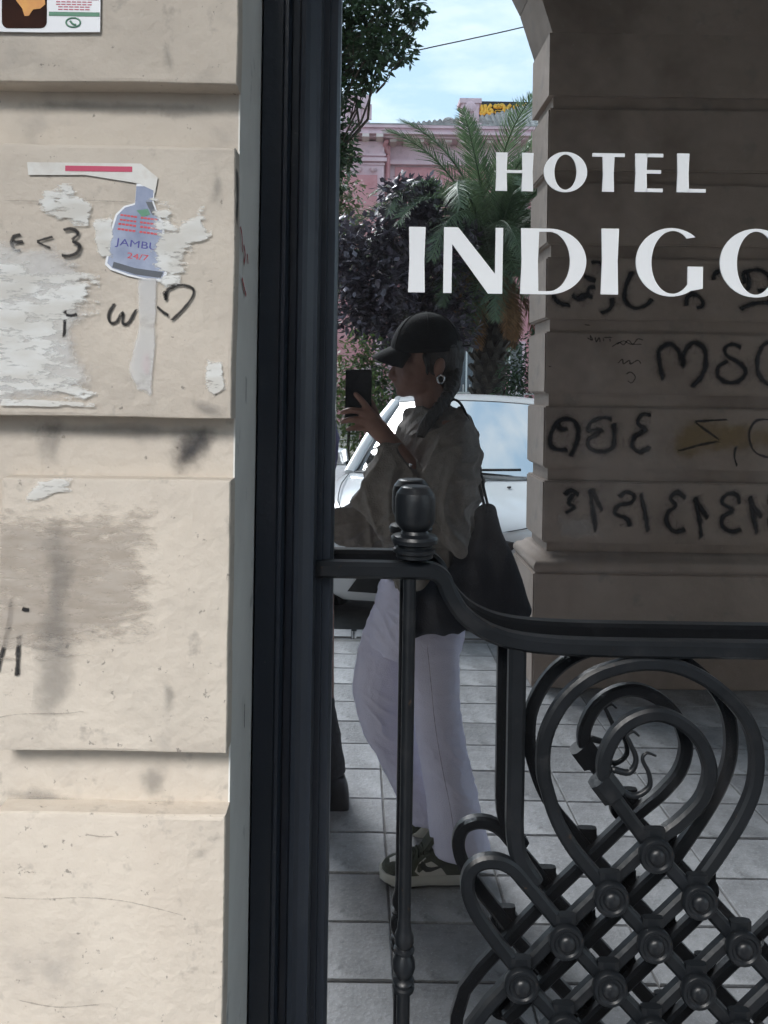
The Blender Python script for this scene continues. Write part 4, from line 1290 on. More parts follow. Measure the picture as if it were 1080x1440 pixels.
def jfold(p):
    n1 = 1 - abs(noise.noise(Vector((p.x * 7 + p.z * 5, p.y * 6, p.z * 16 - p.x * 8)))) * 2
    n2 = noise.noise(Vector((p.x * 12, p.y * 12, p.z * 5)))
    kn = max(0.0, 1 - abs(noise.noise(Vector((p.x * 9, p.y * 5, p.z * 22 + p.x * 14)))) * 2.4) ** 2
    k2 = max(0.0, 1 - abs(noise.noise(Vector((p.x * 22 - p.z * 6, p.y * 16, p.z * 30 + p.x * 20)))) * 3) ** 2
    return 0.0022 * n1 + 0.007 * n2 + 0.010 * kn * max(0.0, noise.noise(p * 5.0) + 0.3) + 0.003 * k2 * max(0.0, noise.noise(p * 7.0 + Vector((5, 5, 5))) + 0.3)
jeans = link('jeans', remesh(je, 0.006, 3, jfold), M_JEANS, woman)
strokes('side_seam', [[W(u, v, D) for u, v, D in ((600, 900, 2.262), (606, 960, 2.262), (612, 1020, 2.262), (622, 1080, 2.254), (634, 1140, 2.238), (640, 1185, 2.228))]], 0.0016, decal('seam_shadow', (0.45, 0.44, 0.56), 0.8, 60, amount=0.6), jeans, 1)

# shoes
def shoe(name, place, label=None):
    """place(x, y, z): x forward (0 heel .. 0.27 toe), y across, z up"""
    up = MB()
    st = [(0.0, 0.03, 0.028, 0.085), (0.015, 0.03, 0.036, 0.098), (0.05, 0.03, 0.038, 0.096), (0.085, 0.03, 0.037, 0.10), (0.115, 0.03, 0.039, 0.108), (0.14, 0.03, 0.042, 0.094), (0.17, 0.03, 0.046, 0.079), (0.205, 0.03, 0.048, 0.066), (0.235, 0.03, 0.044, 0.058), (0.258, 0.03, 0.032, 0.050), (0.27, 0.03, 0.014, 0.04)]
    rg = []
    for x, zb, hw, zt in st:
        rg.append([place(x, hw * a, zb + (zt - zb) * b) for a, b in ((-1, 0), (-1, .35), (-.93, .65), (-.72, .9), (-.35, 1), (.35, 1), (.72, .9), (.93, .65), (1, .35), (1, 0))])
    up.rings(rg)
    u = up.build(name, M_OLIVE, woman, smooth=0.9)
    so = MB()
    out = []
    for x, hw in ((-0.006, .026), (0.01, .037), (0.06, .040), (0.12, .041), (0.17, .048), (0.21, .051), (0.24, .047), (0.262, .035), (0.276, .016)):
        out.append((x, hw))
    def ringat(z, e):
        L1 = [place(x + (e if i == len(out) - 1 else -e if i == 0 else 0), hw + e, z + (0.008 if x > .25 and z < .01 else 0)) for i, (x, hw) in enumerate(out)]
        L2 = [place(x + (e if i == len(out) - 1 else -e if i == 0 else 0), -hw - e, z + (0.008 if x > .25 and z < .01 else 0)) for i, (x, hw) in enumerate(out)]
        return L1 + L2[::-1]
    so.rings([ringat(0.007, 0.0), ringat(0.012, 0.002), ringat(0.028, 0.002), ringat(0.036, -0.001)])
    so.build('midsole', M_SOLE, u, smooth=0.7)
    MB().rings([ringat(0.0, -0.002), ringat(0.0068, 0.0)]).build('outsole', M_DSOLE, u)
    # panels lie a little proud of the upper, on both sides
    for s in (-1, 1):
        def hwat(x):
            for (a, _, h0, z0), (b, _, h1, z1) in zip(st, st[1:]):
                if a <= x <= b: return h0 + (h1 - h0) * (x - a) / (b - a), z0 + (z1 - z0) * (x - a) / (b - a)
            return st[-1][2], st[-1][3]
        def panel(poly, off, m, nm):
            vs = []
            for x, z in poly:
                hw, zt = hwat(x)
                f = min(1, max(0, (z - 0.03) / (zt - 0.03)))
                k = 1.0 if f < .35 else 1 - .07 * (f - .35) / .3 if f < .65 else .93 - .21 * (f - .65) / .25
                vs.append(place(x, s * (hw * k + off), z))
            MB().add(vs, [tuple(range(len(vs)))]).build(nm, m, u, fix=False)
        panel([(0.06, .037), (0.15, .037), (0.165, .05), (0.15, .072), (0.13, .085), (0.10, .07), (0.075, .055)], 0.0012, M_GREYL, 'side_panel')
        panel([(0.168, .037), (0.235, .037), (0.235, .048), (0.205, .055), (0.18, .06)], 0.001, M_OLIVE, 'toe_guard')
        sw = [(0.148, .066), (0.141, .056), (0.128, .047), (0.112, .047), (0.085, .056), (0.045, .074), (0.085, .063), (0.108, .060), (0.122, .062), (0.133, .07), (0.141, .078)]
        panel(sw, 0.0028, M_DSOLE, 'emblem')
    toe = MB()
    rg = []
    for x, hw, z in ((0.175, .030, .080), (0.20, .033, .0705), (0.225, .030, .064), (0.245, .02, .058)):
        rg.append([place(x, hw * a, z - .012 * a * a) for a in (-1, -.6, -.2, .2, .6, 1)])
    toe.rings(rg, closed=False)
    toe.build('toe_box', M_LEATHER, u, smooth=True)
    tg = MB()
    tg.rings([[place(0.118, -.028, .10), place(0.118, .028, .10), place(0.135, .028, .10), place(0.135, -.028, .10)], [place(0.085, -.03, .145), place(0.085, .03, .145), place(0.097, .03, .15), place(0.097, -.03, .15)], [place(0.068, -.022, .175), place(0.068, .022, .175), place(0.077, .022, .178), place(0.077, -.022, .178)]])
    tg.build('tongue', M_OLIVE, u, smooth=0.9)
    for q in range(5):
        x = 0.105 + q * 0.016
        hw, zt = hwat(x)
        MB().tube([place(x, -.03, zt - .006), place(x + .004, -.012, zt + .003), place(x - .002, .012, zt + .003), place(x, .03, zt - .006)], 0.0035, n=6).build('lace', M_OLIVE, u, smooth=True)
    return u
heel = W(654, 1237, 2.27); toe_ = W(535, 1246, 2.27)
hx, tx = heel.x, toe_.x
yn = DIST - 2.335
kx = (hx - tx) / 0.276
shoe('shoe', lambda x, y, z: Vector((hx - x * kx, yn + y + 0.02, 0.001 + z)))
h2 = W(655, 1150, 2.58)
def place2(x, y, z):
    a = math.radians(48)
    q = Vector((-(x - 0.2) * math.cos(a) - z * math.sin(a), 0, -(x - 0.2) * math.sin(a) + z * math.cos(a)))
    return Vector((W(604, 1190, 2.58).x + q.x, DIST - 2.575 + y, 0.013 + q.z + 0.004))
shoe('shoe', place2)

# phone in her hand, lens side towards the glass
ph = root('phone', 'dark phone held upright in the woman\'s hand', 'phone')
pc = W(504, 557.5, PHD)
MB().box(pc.x - 0.039, pc.x + 0.039, pc.y - 0.0095, pc.y - 0.0015, pc.z - 0.08, pc.z + 0.08).build('case', M_PHONE, ph, bevel=0.0028, smooth=0.5)
MB().box(pc.x - 0.036, pc.x + 0.036, pc.y - 0.0108, pc.y - 0.0096, pc.z - 0.076, pc.z + 0.076).build('screen', mat('phone_screen', (0.02, 0.02, 0.022), 0.12), ph)
for dx, dz in ((0.006, 0.050), (0.026, 0.050), (0.016, 0.066)):
    MB().lathe([(0.0005, 0.0), (0.0072, 0.0), (0.0072, 0.0018), (0.0058, 0.002), (0.005, 0.0012), (0.0005, 0.0012)], (pc.x + dx, pc.y - 0.0016, pc.z + dz), (0, 1, 0), n=16).build('lens', M_PHONE, ph, smooth=0.6)
MB().box(pc.x - 0.03, pc.x + 0.034, pc.y - 0.008, pc.y - 0.003, pc.z + 0.0798, pc.z + 0.0806).build('metal_edge', M_STEEL, ph)

# bag hanging from her shoulder
bag = root('tote_bag', 'black canvas tote bag hanging from the woman\'s shoulder behind her hip', 'bag')
bg = MB()
fb_loft(bg, [(676, 716, 695, 713, 0.04, 2.31), (668, 728, 700, 724, 0.055, 2.30), (660, 748, 706, 745, 0.062, 2.29), (645, 782, 718, 778, 0.068, 2.28), (612, 812, 727, 808, 0.07, 2.275), (578, 838, 734, 832, 0.07, 2.27), (566, 862, 740, 850, 0.068, 2.27), (566, 884, 743, 860, 0.055, 2.27), (575, 893, 736, 868, 0.03, 2.27)], n=26, pw=0.8)
link('bag_body', remesh(bg, 0.0065, 2, lambda p: 0.011 * (1 - 2.2 * abs(noise.noise(Vector((p.x * 15 + p.z * 4, p.y * 10, p.z * 3.5))))) + 0.003 * noise.noise(p * 14)), M_BAG, bag)
for D, uu in ((2.27, 0), (2.34, 5)):
    P = smoothpath([W(684 + uu, 722, D), W(676 + uu, 690, D), W(668 + uu, 650, D + 0.01), W(664, 610, DB - 0.12), W(652, 575, DB - 0.13), W(640, 562, DB - 0.12), W(625, 566, DB - 0.10)], 4)
    MB().tube(P, 1.0, sq=(0.0035, 0.011)).build('strap', M_BAG, bag)

# ================================================================== companion at the left edge
cmp_b = MB()
DC = 2.80
def comp_loft(mb, rows, n=18):
    return fb_loft(mb, rows, 3, n)
comp_loft(cmp_b, [(395, 480, 462, 478, 0.06, DC), (392, 510, 448, 510, 0.05, DC), (388, 545, 450, 540, 0.10, DC), (380, 580, 460, 570, 0.17, DC), (374, 660, 460, 660, 0.16, DC), (376, 760, 450, 760, 0.15, DC), (372, 840, 452, 845, 0.15, DC)])
ballW(cmp_b, 428, 462, DC, 40, 50, 0.078); ballW(cmp_b, 412, 488, DC, 27, 28, 0.055)
tubeW(cmp_b, [(391, 475, DC, 0.008), (386, 490, DC, 0.012), (394, 492, DC, 0.01)])
for s in (-1, 1):
    comp_loft(cmp_b, [(385, 830, 470, 835, .085, DC + s * .09), (395, 960, 470, 960, .06, DC + s * .09), (405, 1080, 470, 1080, .045, DC + s * .09), (425, 1150 if s > 0 else 1090, 466, 1150 if s > 0 else 1090, .035, DC + s * .09)])
    tubeW(cmp_b, [(430, 585, DC + s * .19, .045), (432, 650, DC + s * .22, .04), (420, 720, DC + s * .21, .036), (410, 780, DC + s * .2, .028), (404, 800, DC + s * .2, .028), (398, 815, DC + s * .2, .02)])
    for q in range(4):
        tubeW(cmp_b, [(402 - q * 1.5, 808, DC + s * (.19 + .009 * q), .009), (398 - q * 2, 828, DC + s * (.19 + .01 * q), .008), (398 - q, 840, DC + s * (.19 + .01 * q), .007)], n=8)
    tubeW(cmp_b, [(408, 802, DC + s * .18, .012), (416, 815, DC + s * .17, .010), (417, 824, DC + s * .17, .008)], n=8)
comp = link('person', remesh(cmp_b, 0.006, 3), M_SKIN)
tag(comp, 'person in lilac shirt and black trousers half hidden by the door frame', 'person')
hb = MB(); ballW(hb, 434, 452, DC, 40, 46, 0.084); ballW(hb, 448, 480, DC, 24, 40, 0.075)
link('hair', remesh(hb, 0.008, 3), M_HAIR, comp)
sh = MB()
comp_loft(sh, [(388, 545, 455, 535, .09, DC), (372, 575, 462, 562, .2, DC), (366, 650, 466, 640, .205, DC), (364, 760, 458, 755, .19, DC), (366, 850, 455, 850, .19, DC)])
for s in (-1, 1):
    comp_loft(sh, [(405, 575, 462, 562, .06, DC + s * .17), (398, 615, 477, 612, .062, DC + s * .215), (394, 660, 470, 665, .06, DC + s * .215), (386, 720, 446, 732, .055, DC + s * .21), (380, 760, 428, 772, .05, DC + s * .205)])
link('shirt', remesh(sh, 0.008, 3, folds(0.007)), M_LILAC, comp)
tr = MB()
comp_loft(tr, [(372, 825, 455, 825, .16, DC), (368, 880, 458, 885, .16, DC)])
comp_loft(tr, [(372, 860, 458, 870, .09, DC - .09), (382, 960, 467, 965, .08, DC - .09), (394, 1040, 482, 1045, .075, DC - .09), (404, 1084, 486, 1086, .07, DC - .09)])
comp_loft(tr, [(372, 860, 458, 870, .09, DC + .09), (376, 960, 455, 965, .08, DC + .09), (392, 1050, 460, 1050, .072, DC + .09), (402, 1088, 466, 1088, .072, DC + .09)])
link('trousers', remesh(tr, 0.008, 3, jfold), M_BLACKT, comp)
for s, ue in ((-1, 489), (1, 470)):
    sb = MB()
    yy = DIST - (DC + s * 0.09)
    xh = W(ue, 1100, DC + s * .09).x
    rg = []
    for x, hw, zt in ((-.006, .026, .035), (0, .033, .075), (.015, .037, .12), (.08, .038, .12), (.12, .04, .09), (.18, .047, .065), (.23, .045, .055), (.265, .03, .045), (.28, .012, .03)):
        rg.append([Vector((xh - x, yy + hw * a, 0.002 + zt * b)) for a, b in ((-1, 0), (-1, .5), (-.7, .9), (0, 1), (.7, .9), (1, .5), (1, 0))])
    sb.rings(rg)
    sb.build('shoe', mat('black_leather', (0.012, 0.012, 0.013), 0.35, (0.02, 0.02, 0.021), 20), comp, smooth=0.8)

# ================================================================== parked car
M_CARW = mat('white_car_paint', (0.74, 0.75, 0.76), 0.25, coat=0.6, stains=[(6, 0.55, 0.8, (0.6, 0.59, 0.56), 0.4)])
M_CGLASS = mat('car_glass', (0.02, 0.026, 0.03), 0.03, spec=0.6, coat=0.3)
M_CGLASS.node_tree.nodes['Principled BSDF'].inputs['IOR'].default_value = 5.5
M_TRIM = mat('black_trim', (0.015, 0.015, 0.016), 0.5)
M_TYRE = mat('tyre_rubber', (0.018, 0.018, 0.018), 0.85, bump=0.2, bscale=60)
M_RIM = mat('alloy_rim', (0.45, 0.45, 0.46), 0.3, metal=0.9)
M_LAMP = mat('headlamp_glass', (0.5, 0.52, 0.54), 0.06, spec=0.9, coat=1.0)
M_AMBER = mat('amber_lens', (0.5, 0.18, 0.03), 0.2)
car = tag(empty('parked_car'), 'white hatchback parked nose-in at the kerb, behind the woman', 'car')
NS = 21
def car_ring(x, zb, zt, w, crown=0.02):
    half = [(0, zb), (w * .80, zb), (w * .93, zb + .05), (w * .985, zb + .16), (w, zb + (zt - zb) * .5), (w * .99, zb + (zt - zb) * .72), (w * .95, zt - .055), (w * .86, zt - .012), (w * .6, zt + crown * .5), (w * .3, zt + crown * .9)]
    pts = [(0, zt + crown)]
    r = [(y, z) for y, z in half]
    loop = r + pts + [(-y, z) for y, z in reversed(r[1:])]
    return [Vector((x, y, z)) for y, z in loop]
stn = [(2.02, .30, .56, .50), (1.99, .24, .64, .62), (1.93, .22, .70, .70), (1.82, .21, .755, .77), (1.62, .20, .81, .815), (1.38, .20, .86, .835), (1.15, .20, .905, .845), (.95, .20, .935, .85), (.6, .20, .945, .85), (0, .20, .95, .85), (-.8, .20, .965, .85), (-1.5, .20, .975, .84), (-1.85, .22, .95, .80), (-2.0, .26, .86, .72), (-2.06, .34, .7, .6)]
mb = MB(); mb.rings([car_ring(*s) for s in stn])
body = mb.build('body', M_CARW, car, smooth=0.75)
# glasshouse: base and roof outlines
def arc_pts(xc, bulge, z, hw, n=9, zc=0.0):
    return [Vector((xc + bulge * (1 - (a * a)), a * hw, z + zc * (1 - a * a))) for a in [-1 + 2 * i / (n - 1) for i in range(n)]]
ws_b = arc_pts(.86, .20, .935, .70, zc=.02); ws_t = arc_pts(.02, .10, 1.455, .535, zc=.03)
MB().rings([[a.lerp(b, t) + Vector((.006, 0, .004)) * math.sin(PI * t) for a, b in zip(ws_b, ws_t)] for t in [i / 6 for i in range(7)]], closed=False).build('windscreen', M_CGLASS, car, smooth=True)
rf = [ws_t, arc_pts(-.35, .05, 1.495, .56, zc=.035), arc_pts(-.9, 0, 1.48, .56, zc=.035), arc_pts(-1.45, -.05, 1.40, .54, zc=.03)]
rfp = [[r[i] for r in rf] for i in range(9)]
cols = [smoothpath(c, 4) for c in rfp]
rr = [[c[i] for c in cols] for i in range(len(cols[0]))]
MB().rings([[p + Vector((0, 0, .006)) for p in r] + [p - Vector((0, 0, .03)) for p in reversed(r)] for r in rr]).build('roof', M_CARW, car, smooth=0.8)
rw_b = arc_pts(-1.95, -.1, .96, .66, zc=.0); rw_t = rf[-1]
MB().rings([[a.lerp(b, t) for a, b in zip(rw_b, rw_t)] for t in (0, .5, 1)], closed=False).build('rear_window', M_CGLASS, car, smooth=True)
for s in (-1, 1):
    belt = [Vector((x, s * w, z)) for x, w, z in ((.86, .725, .93), (.3, .765, .945), (-.5, .775, .955), (-1.3, .75, .965), (-1.9, .66, .96))]
    top = [Vector((.02, s * .535, 1.455)), Vector((-.35, s * .565, 1.48)), Vector((-.8, s * .565, 1.47)), Vector((-1.2, s * .555, 1.43)), Vector((-1.45, s * .535, 1.39))]
    MB().rings([belt, [a.lerp(b, .5) + Vector((0, s * .02, 0)) for a, b in zip(belt, top)], top], closed=False).build('side_window', M_CGLASS, car, smooth=True)
    P = smoothpath([Vector((.93, s * .735, .925)), Vector((.45, s * .655, 1.22)), Vector((.03, s * .55, 1.462))], 5)
    MB().tube(P, 1.0, sq=(.022, .034), ref=Vector((0, 1, 0))).build('windscreen_pillar', M_CARW, car, smooth=0.7)
    P = smoothpath([Vector((.03, s * .55, 1.462)), Vector((-.35, s * .575, 1.492)), Vector((-.9, s * .575, 1.478)), Vector((-1.45, s * .55, 1.395))], 5)
    MB().tube(P, 1.0, sq=(.018, .02)).build('roof_rail', M_CARW, car, smooth=0.7)
    MB().tube([Vector((-.45, s * .785, .955)), Vector((-.5, s * .70, 1.2)), Vector((-.5, s * .575, 1.475))], 1.0, sq=(.03, .012)).build('door_pillar', M_TRIM, car)
    P = smoothpath([Vector((-1.95, s * .66, .95)), Vector((-1.72, s * .62, 1.2)), Vector((-1.45, s * .545, 1.40))], 4)
    MB().tube(P, 1.0, sq=(.06, .03)).build('rear_pillar', M_CARW, car, smooth=0.7)
    # mirror
    mm = MB()
    mm.rings([[Vector((x, s * (.80 + dy), z)) for dy, z in ((0, .95), (.17, .96), (.215, 1.0), (.21, 1.07), (.17, 1.10), (.02, 1.08))] for x in (.60, .66)] +
             [[Vector((.74, s * (.83 + dy), z)) for dy, z in ((0, .975), (.11, .98), (.145, 1.01), (.14, 1.05), (.11, 1.07), (.02, 1.06))]])
    mo = mm.build('door_mirror', M_CARW, car, smooth=0.9)
    MB().tube([Vector((.66, s * .74, .95)), Vector((.66, s * .86, .985))], .02, n=8).build('mirror_arm', M_TRIM, mo)
    # headlamp: swept shape on the front corner
    hl = MB()
    pts = [(1.985, .42, .62), (1.955, .60, .645), (1.86, .735, .68), (1.70, .80, .735), (1.60, .805, .765), (1.66, .76, .785), (1.80, .68, .755), (1.92, .56, .70), (1.965, .44, .665)]
    ctr = Vector((1.84, .655, .70))
    o_ = [Vector((x, s * y, z)) + (Vector((x, s * y, z)) - Vector((1.3, 0, .5))).normalized() * .006 for x, y, z in pts]
    c_ = Vector((ctr.x + .035, s * (ctr.y + .03), ctr.z + .02))
    hl.add(o_ + [c_], [(i, (i + 1) % len(o_), len(o_)) for i in range(len(o_))])
    ho = hl.build('headlight', M_LAMP, car, smooth=True)
    MB().tube(o_ + [o_[0]], .006, n=5).build('lamp_seal', M_TRIM, ho)
    # wheels
    for x in (1.28, -1.27):
        w = MB().lathe([(.19, -.09), (.285, -.095), (.305, -.07), (.308, 0), (.305, .07), (.285, .095), (.19, .09)], (x, s * .76, .308), (0, 1, 0), 26).build('wheel', M_TYRE, car, smooth=0.6)
        MB().lathe([(.001, .07), (.05, .075), (.07, .06), (.17, .065), (.195, .088), (.2, .07), (.2, -.05)], (x, s * .76, .308), (0, s, 0), 20).build('rim', M_RIM, w, smooth=0.6)
        for q in range(6):
            a = q * PI / 3
            MB().tube([Vector((x + math.cos(a) * r, s * (.76 + .072), .308 + math.sin(a) * r)) for r in (.05, .185)], 1.0, sq=(.018, .008)).build('spoke', M_RIM, w)
        MB().lathe([(.31, -.06), (.335, -.06), (.335, .06), (.31, .06)], (x, s * .80, .312), (0, 1, 0), 26).build('wheel_arch', M_TRIM, car, smooth=0.6)
    MB().tube([Vector((.28, s * .858, .80)), Vector((.20, s * .878, .805)), Vector((.08, s * .858, .80))], .012, n=6).build('door_handle', M_CARW, car, smooth=True)
    fog = MB().lathe([(.001, .012), (.04, .01), (.05, 0), (.05, -.02)], (1.975, s * .58, .36), (1, s * .35, 0), 14).build('fog_lamp', M_LAMP, car, smooth=True)
# bonnet shut line, grille, bumper intake, plate, wipers
MB().tube(smoothpath([Vector((1.0, .72, .928)), Vector((1.4, .70, .868)), Vector((1.8, .60, .775)), Vector((1.955, .3, .705)), Vector((1.975, 0, .70)), Vector((1.955, -.3, .705)), Vector((1.8, -.60, .775)), Vector((1.4, -.70, .868)), Vector((1.0, -.72, .928))], 5), .004, n=5).build('bonnet_seam', M_TRIM, car)
MB().add([(2.035, -.36, .60), (2.035, .36, .60), (2.02, .42, .66), (1.995, .25, .685), (1.99, -.25, .685), (2.02, -.42, .66)], [tuple(range(6))]).build('grille', M_TRIM, car)
for q in range(3):
    MB().tube([Vector((2.04 - .008 * q, -.35, .615 + .02 * q)), Vector((2.045 - .008 * q, 0, .615 + .02 * q)), Vector((2.04 - .008 * q, .35, .615 + .02 * q))], .004, n=5).build('grille_slat', M_RIM, car)
MB().lathe([(.001, .01), (.035, .008), (.05, .0)], (2.035, 0, .645), (1, 0, .3), 18).build('badge', M_RIM, car, smooth=True)
MB().add([(2.03, -.52, .30), (2.03, .52, .30), (2.045, .45, .41), (2.045, -.45, .41)], [(0, 1, 2, 3)]).build('lower_intake', M_TRIM, car)
MB().rings([[Vector((x, y, z)) for x, y, z in ((1.80, w, .20), (1.80, w, .26), (1.82, w, .27))] for w in (-.78, 0, .78)], closed=False).build('sill_lip', M_TRIM, car)
MB().box(2.03, 2.05, -.26, .26, .44, .55).build('number_plate', mat('plate_white', (0.7, 0.7, 0.68), 0.5), car)
for (a, b, c) in (((1.045, .30, .955), (1.035, -.05, .985), (.98, -.42, .998)), ((1.0, .60, .95), (1.02, .35, .985), (1.01, .0, 1.0))):
    MB().tube(smoothpath([Vector(a), Vector(b), Vector(c)], 5), .010, n=6).build('wiper', M_TRIM, car, smooth=True)
MB().rings([[p + Vector((.01, 0, .004)) for p in ws_b], [p + Vector((.09, 0, -.002)) for p in ws_b]], closed=False).build('cowl_panel', M_TRIM, car)
for s in (-.35, .35):
    MB().ball((1.28, s, .905), .014, .014, .008).build('washer_jet', M_TRIM, car)
car.location = (0.95, DIST - 6.72, -0.116)
car.scale = (1.0, 1.13, 1.0)
CAR_YAW = 12.0
car.rotation_euler = (0, 0, math.radians(90 + CAR_YAW))

# ================================================================== plants
def leaf_mesh(name, n, pos, size, aspect=0.45, flat=0.4, droop=0.2, seed=1):
    """n small folded leaves; pos() gives (point, outward)"""
    rnd = random.Random(seed)
    vs, fs = [], []
    for i in range(n):
        p, out = pos(rnd)
        d = Vector((rnd.gauss(0, 1), rnd.gauss(0, 1), rnd.gauss(0, 0.6) - droop)) * 0.8 + out * 0.7
        d.normalize()
        s = d.cross(Vector((rnd.gauss(0, flat), rnd.gauss(0, flat), 1))).normalized()
        nn = s.cross(d)
        L_ = size * rnd.uniform(0.6, 1.25)
        w = L_ * aspect
        b = len(vs)
        vs += [p, p + d * L_ * 0.45 + s * w * 0.5 - nn * w * 0.12, p + d * L_ - nn * L_ * 0.08, p + d * L_ * 0.45 - s * w * 0.5 - nn * w * 0.12]
        fs += [(b, b + 1, b + 2), (b, b + 2, b + 3)]
    me = bpy.data.meshes.new(name)
    me.from_pydata([tuple(v) for v in vs], [], fs)
    return me
def clumps(centres, rnd_shell=0.55):
    """centres = [(Vector, radius)] -> sampler"""
    wts = [r ** 2 for _, r in centres]
    def f(rnd):
        c, r = rnd.choices(centres, wts)[0]
        d = Vector((rnd.gauss(0, 1), rnd.gauss(0, 1), rnd.gauss(0, 1))).normalized()
        return c + Vector((d.x, d.y, d.z * 0.85)) * r * (rnd.random() ** rnd_shell), d
    return f
def branch(mb, a, b, r0, r1, wig=0.08, n=6, seed=0):
    a, b = Vector(a), Vector(b)
    L_ = (b - a).length
    P = []
    for i in range(n + 1):
        t = i / n
        P.append(a.lerp(b, t) + Vector((noise.noise(Vector((t * 3, seed, 1))), noise.noise(Vector((t * 3, seed, 5))), noise.noise(Vector((t * 3, seed, 9))))) * wig * L_ * math.sin(PI * t))
    mb.tube(P, [r0 + (r1 - r0) * i / n for i in range(n + 1)], n=8)
M_BARK = mat('bark', (0.10, 0.08, 0.06), 0.9, (0.05, 0.042, 0.035), 9, bump=0.8, bscale=22, stretch=(1, 1, 0.3))
M_LEAF1 = mat('green_leaf', (0.035, 0.07, 0.03), 0.45, (0.055, 0.10, 0.045), 3, island=0.35, translucent=0.25)
M_LEAF2 = mat('purple_leaf', (0.075, 0.062, 0.08), 0.35, (0.15, 0.13, 0.155), 2.2, island=0.4, translucent=0.15)  # paler second tone paints grey-lilac highlights into the leaf colour
M_LEAF3 = mat('light_leaf', (0.08, 0.13, 0.03), 0.5, (0.13, 0.17, 0.05), 3, island=0.35, translucent=0.3)
M_LEAF4 = mat('olive_leaf', (0.10, 0.13, 0.06), 0.5, (0.16, 0.17, 0.09), 2, island=0.35, translucent=0.3)
def tree(name, label, base, top, trunk_r, cl, n, size, ml, seed, aspect=0.45, group=None):
    t = tag(empty(name, base), label, 'tree' if 'tree' in name else 'shrub', group)
    base = Vector(base)
    mb = MB()
    branch(mb, (0, 0, 0), Vector(top) - base, trunk_r, trunk_r * 0.55, 0.05, 8, seed)
    mb.build('trunk', M_BARK, t, smooth=True)
    loc = [(c - base, r) for c, r in cl]
    lim = MB()
    for i, (c, r) in enumerate(loc):
        st_ = (Vector(top) - base) * random.uniform(0.6, 1.0)
        branch(lim, st_, c, trunk_r * 0.2, 0.006, 0.15, 6, seed + i)
        for q in range(3):
            e = c + Vector((random.gauss(0, 1), random.gauss(0, 1), random.gauss(0, 1))).normalized() * r * 0.8
            branch(lim, st_.lerp(c, 0.8), e, trunk_r * 0.07, 0.003, 0.12, 4, seed + i + q * 7)
    lim.build('limbs', M_BARK, t, smooth=True)
    cr = link('crown', leaf_mesh('crown', n, clumps(loc), size, aspect, seed=seed), ml, t)
    return t
# street tree at the left, nearest: dark green leaves hanging into the picture
DT = 7.6
cl = []
for u, v, r, dd in ((500, 20, .36, 0), (545, 30, .33, .2), (580, 15, .2, .1), (520, 75, .28, -.1), (560, 70, .2, .1), (500, 95, .2, 0), (480, 60, .35, .2), (520, -40, .4, .3), (575, -50, .3, .2), (450, 20, .45, .3), (430, 120, .45, .1), (478, 130, .22, -.1), (470, 185, .24, .1), (480, 220, .2, 0), (455, 240, .32, .2), (420, 200, .5, .2), (400, 50, .6, .4), (440, -90, .6, .3), (380, -40, .6, 0), (350, 110, .6, .2), (515, 112, .12, 0), (360, 230, .5, 0)):
    cl.append((W(u, v, DT + dd), r))
tree('street_tree', 'dark green street tree overhanging the top left of the glass', (W(395, 900, DT).x, DIST - DT, -0.12), W(405, 160, DT), 0.11, cl, 15000, 0.09, M_LEAF1, 3, 0.5)
# purple-leaved tree
DT = 12.3
cl = []
for u, v, r in ((585, 285, .42), (560, 270, .35), (610, 310, .4), (545, 330, .5), (590, 350, .55), (630, 360, .45), (510, 360, .5), (500, 400, .5), (545, 400, .6), (590, 410, .6), (630, 420, .5), (510, 440, .5), (555, 455, .6), (610, 465, .55), (480, 330, .35), (640, 465, .4), (470, 380, .4), (650, 330, .3), (600, 262, .2)):
    cl.append((W(u, v, DT + random.uniform(-.5, .5)), r))
tree('plum_tree', 'purple-leaved tree standing left of the palm', (W(555, 900, DT).x, DIST - DT, 0), W(560, 420, DT), 0.10, cl, 9500, 0.15, M_LEAF2, 11, 0.55)
# lighter tree at the left edge, in front of the pink house
DT = 16.0
cl = [(W(u, v, DT + random.uniform(-.5, .5)), r) for u, v, r in ((478, 270, .6), (490, 300, .45), (470, 320, .6), (485, 345, .5), (465, 380, .6), (450, 250, .7), (440, 310, .8), (500, 330, .3), (495, 395, .35), (478, 215, .4))]
tree('olive_tree', 'pale olive-green tree at the left edge before the pink house', (W(462, 700, DT).x, DIST - DT, 0), W(462, 350, DT), 0.10, cl, 3600, 0.13, M_LEAF4, 19, 0.45)
# shrubs behind the car
for i, (u, v, r, D, ml, lab) in enumerate(((492, 520, .45, 10.9, M_LEAF3, 'bright green leafy shrub beside the phone in the reflection'), (535, 545, .45, 11.4, M_LEAF1, 'dark green shrub between the phone and the woman\'s chin'), (758, 505, .45, 11.8, M_LEAF1, 'dark shrub at the pier\'s edge, right of the palm trunk'))):
    c = W(u, v, D)
    base = Vector((c.x, c.y, 0.0))
    cl = [(c + Vector((random.uniform(-.3, .3), random.uniform(-.3, .3), dz)), r) for dz in (.2, -.15, -.55, -.95)] + [(c + Vector((.35, 0, -.3)), r * .8), (c + Vector((-.35, 0, -.4)), r * .8)]
    tree('shrub', lab, base, c + Vector((0, 0, -.3)), 0.03, cl, 2600, 0.10, ml, 40 + i, 0.4, 'shrubs behind the car')

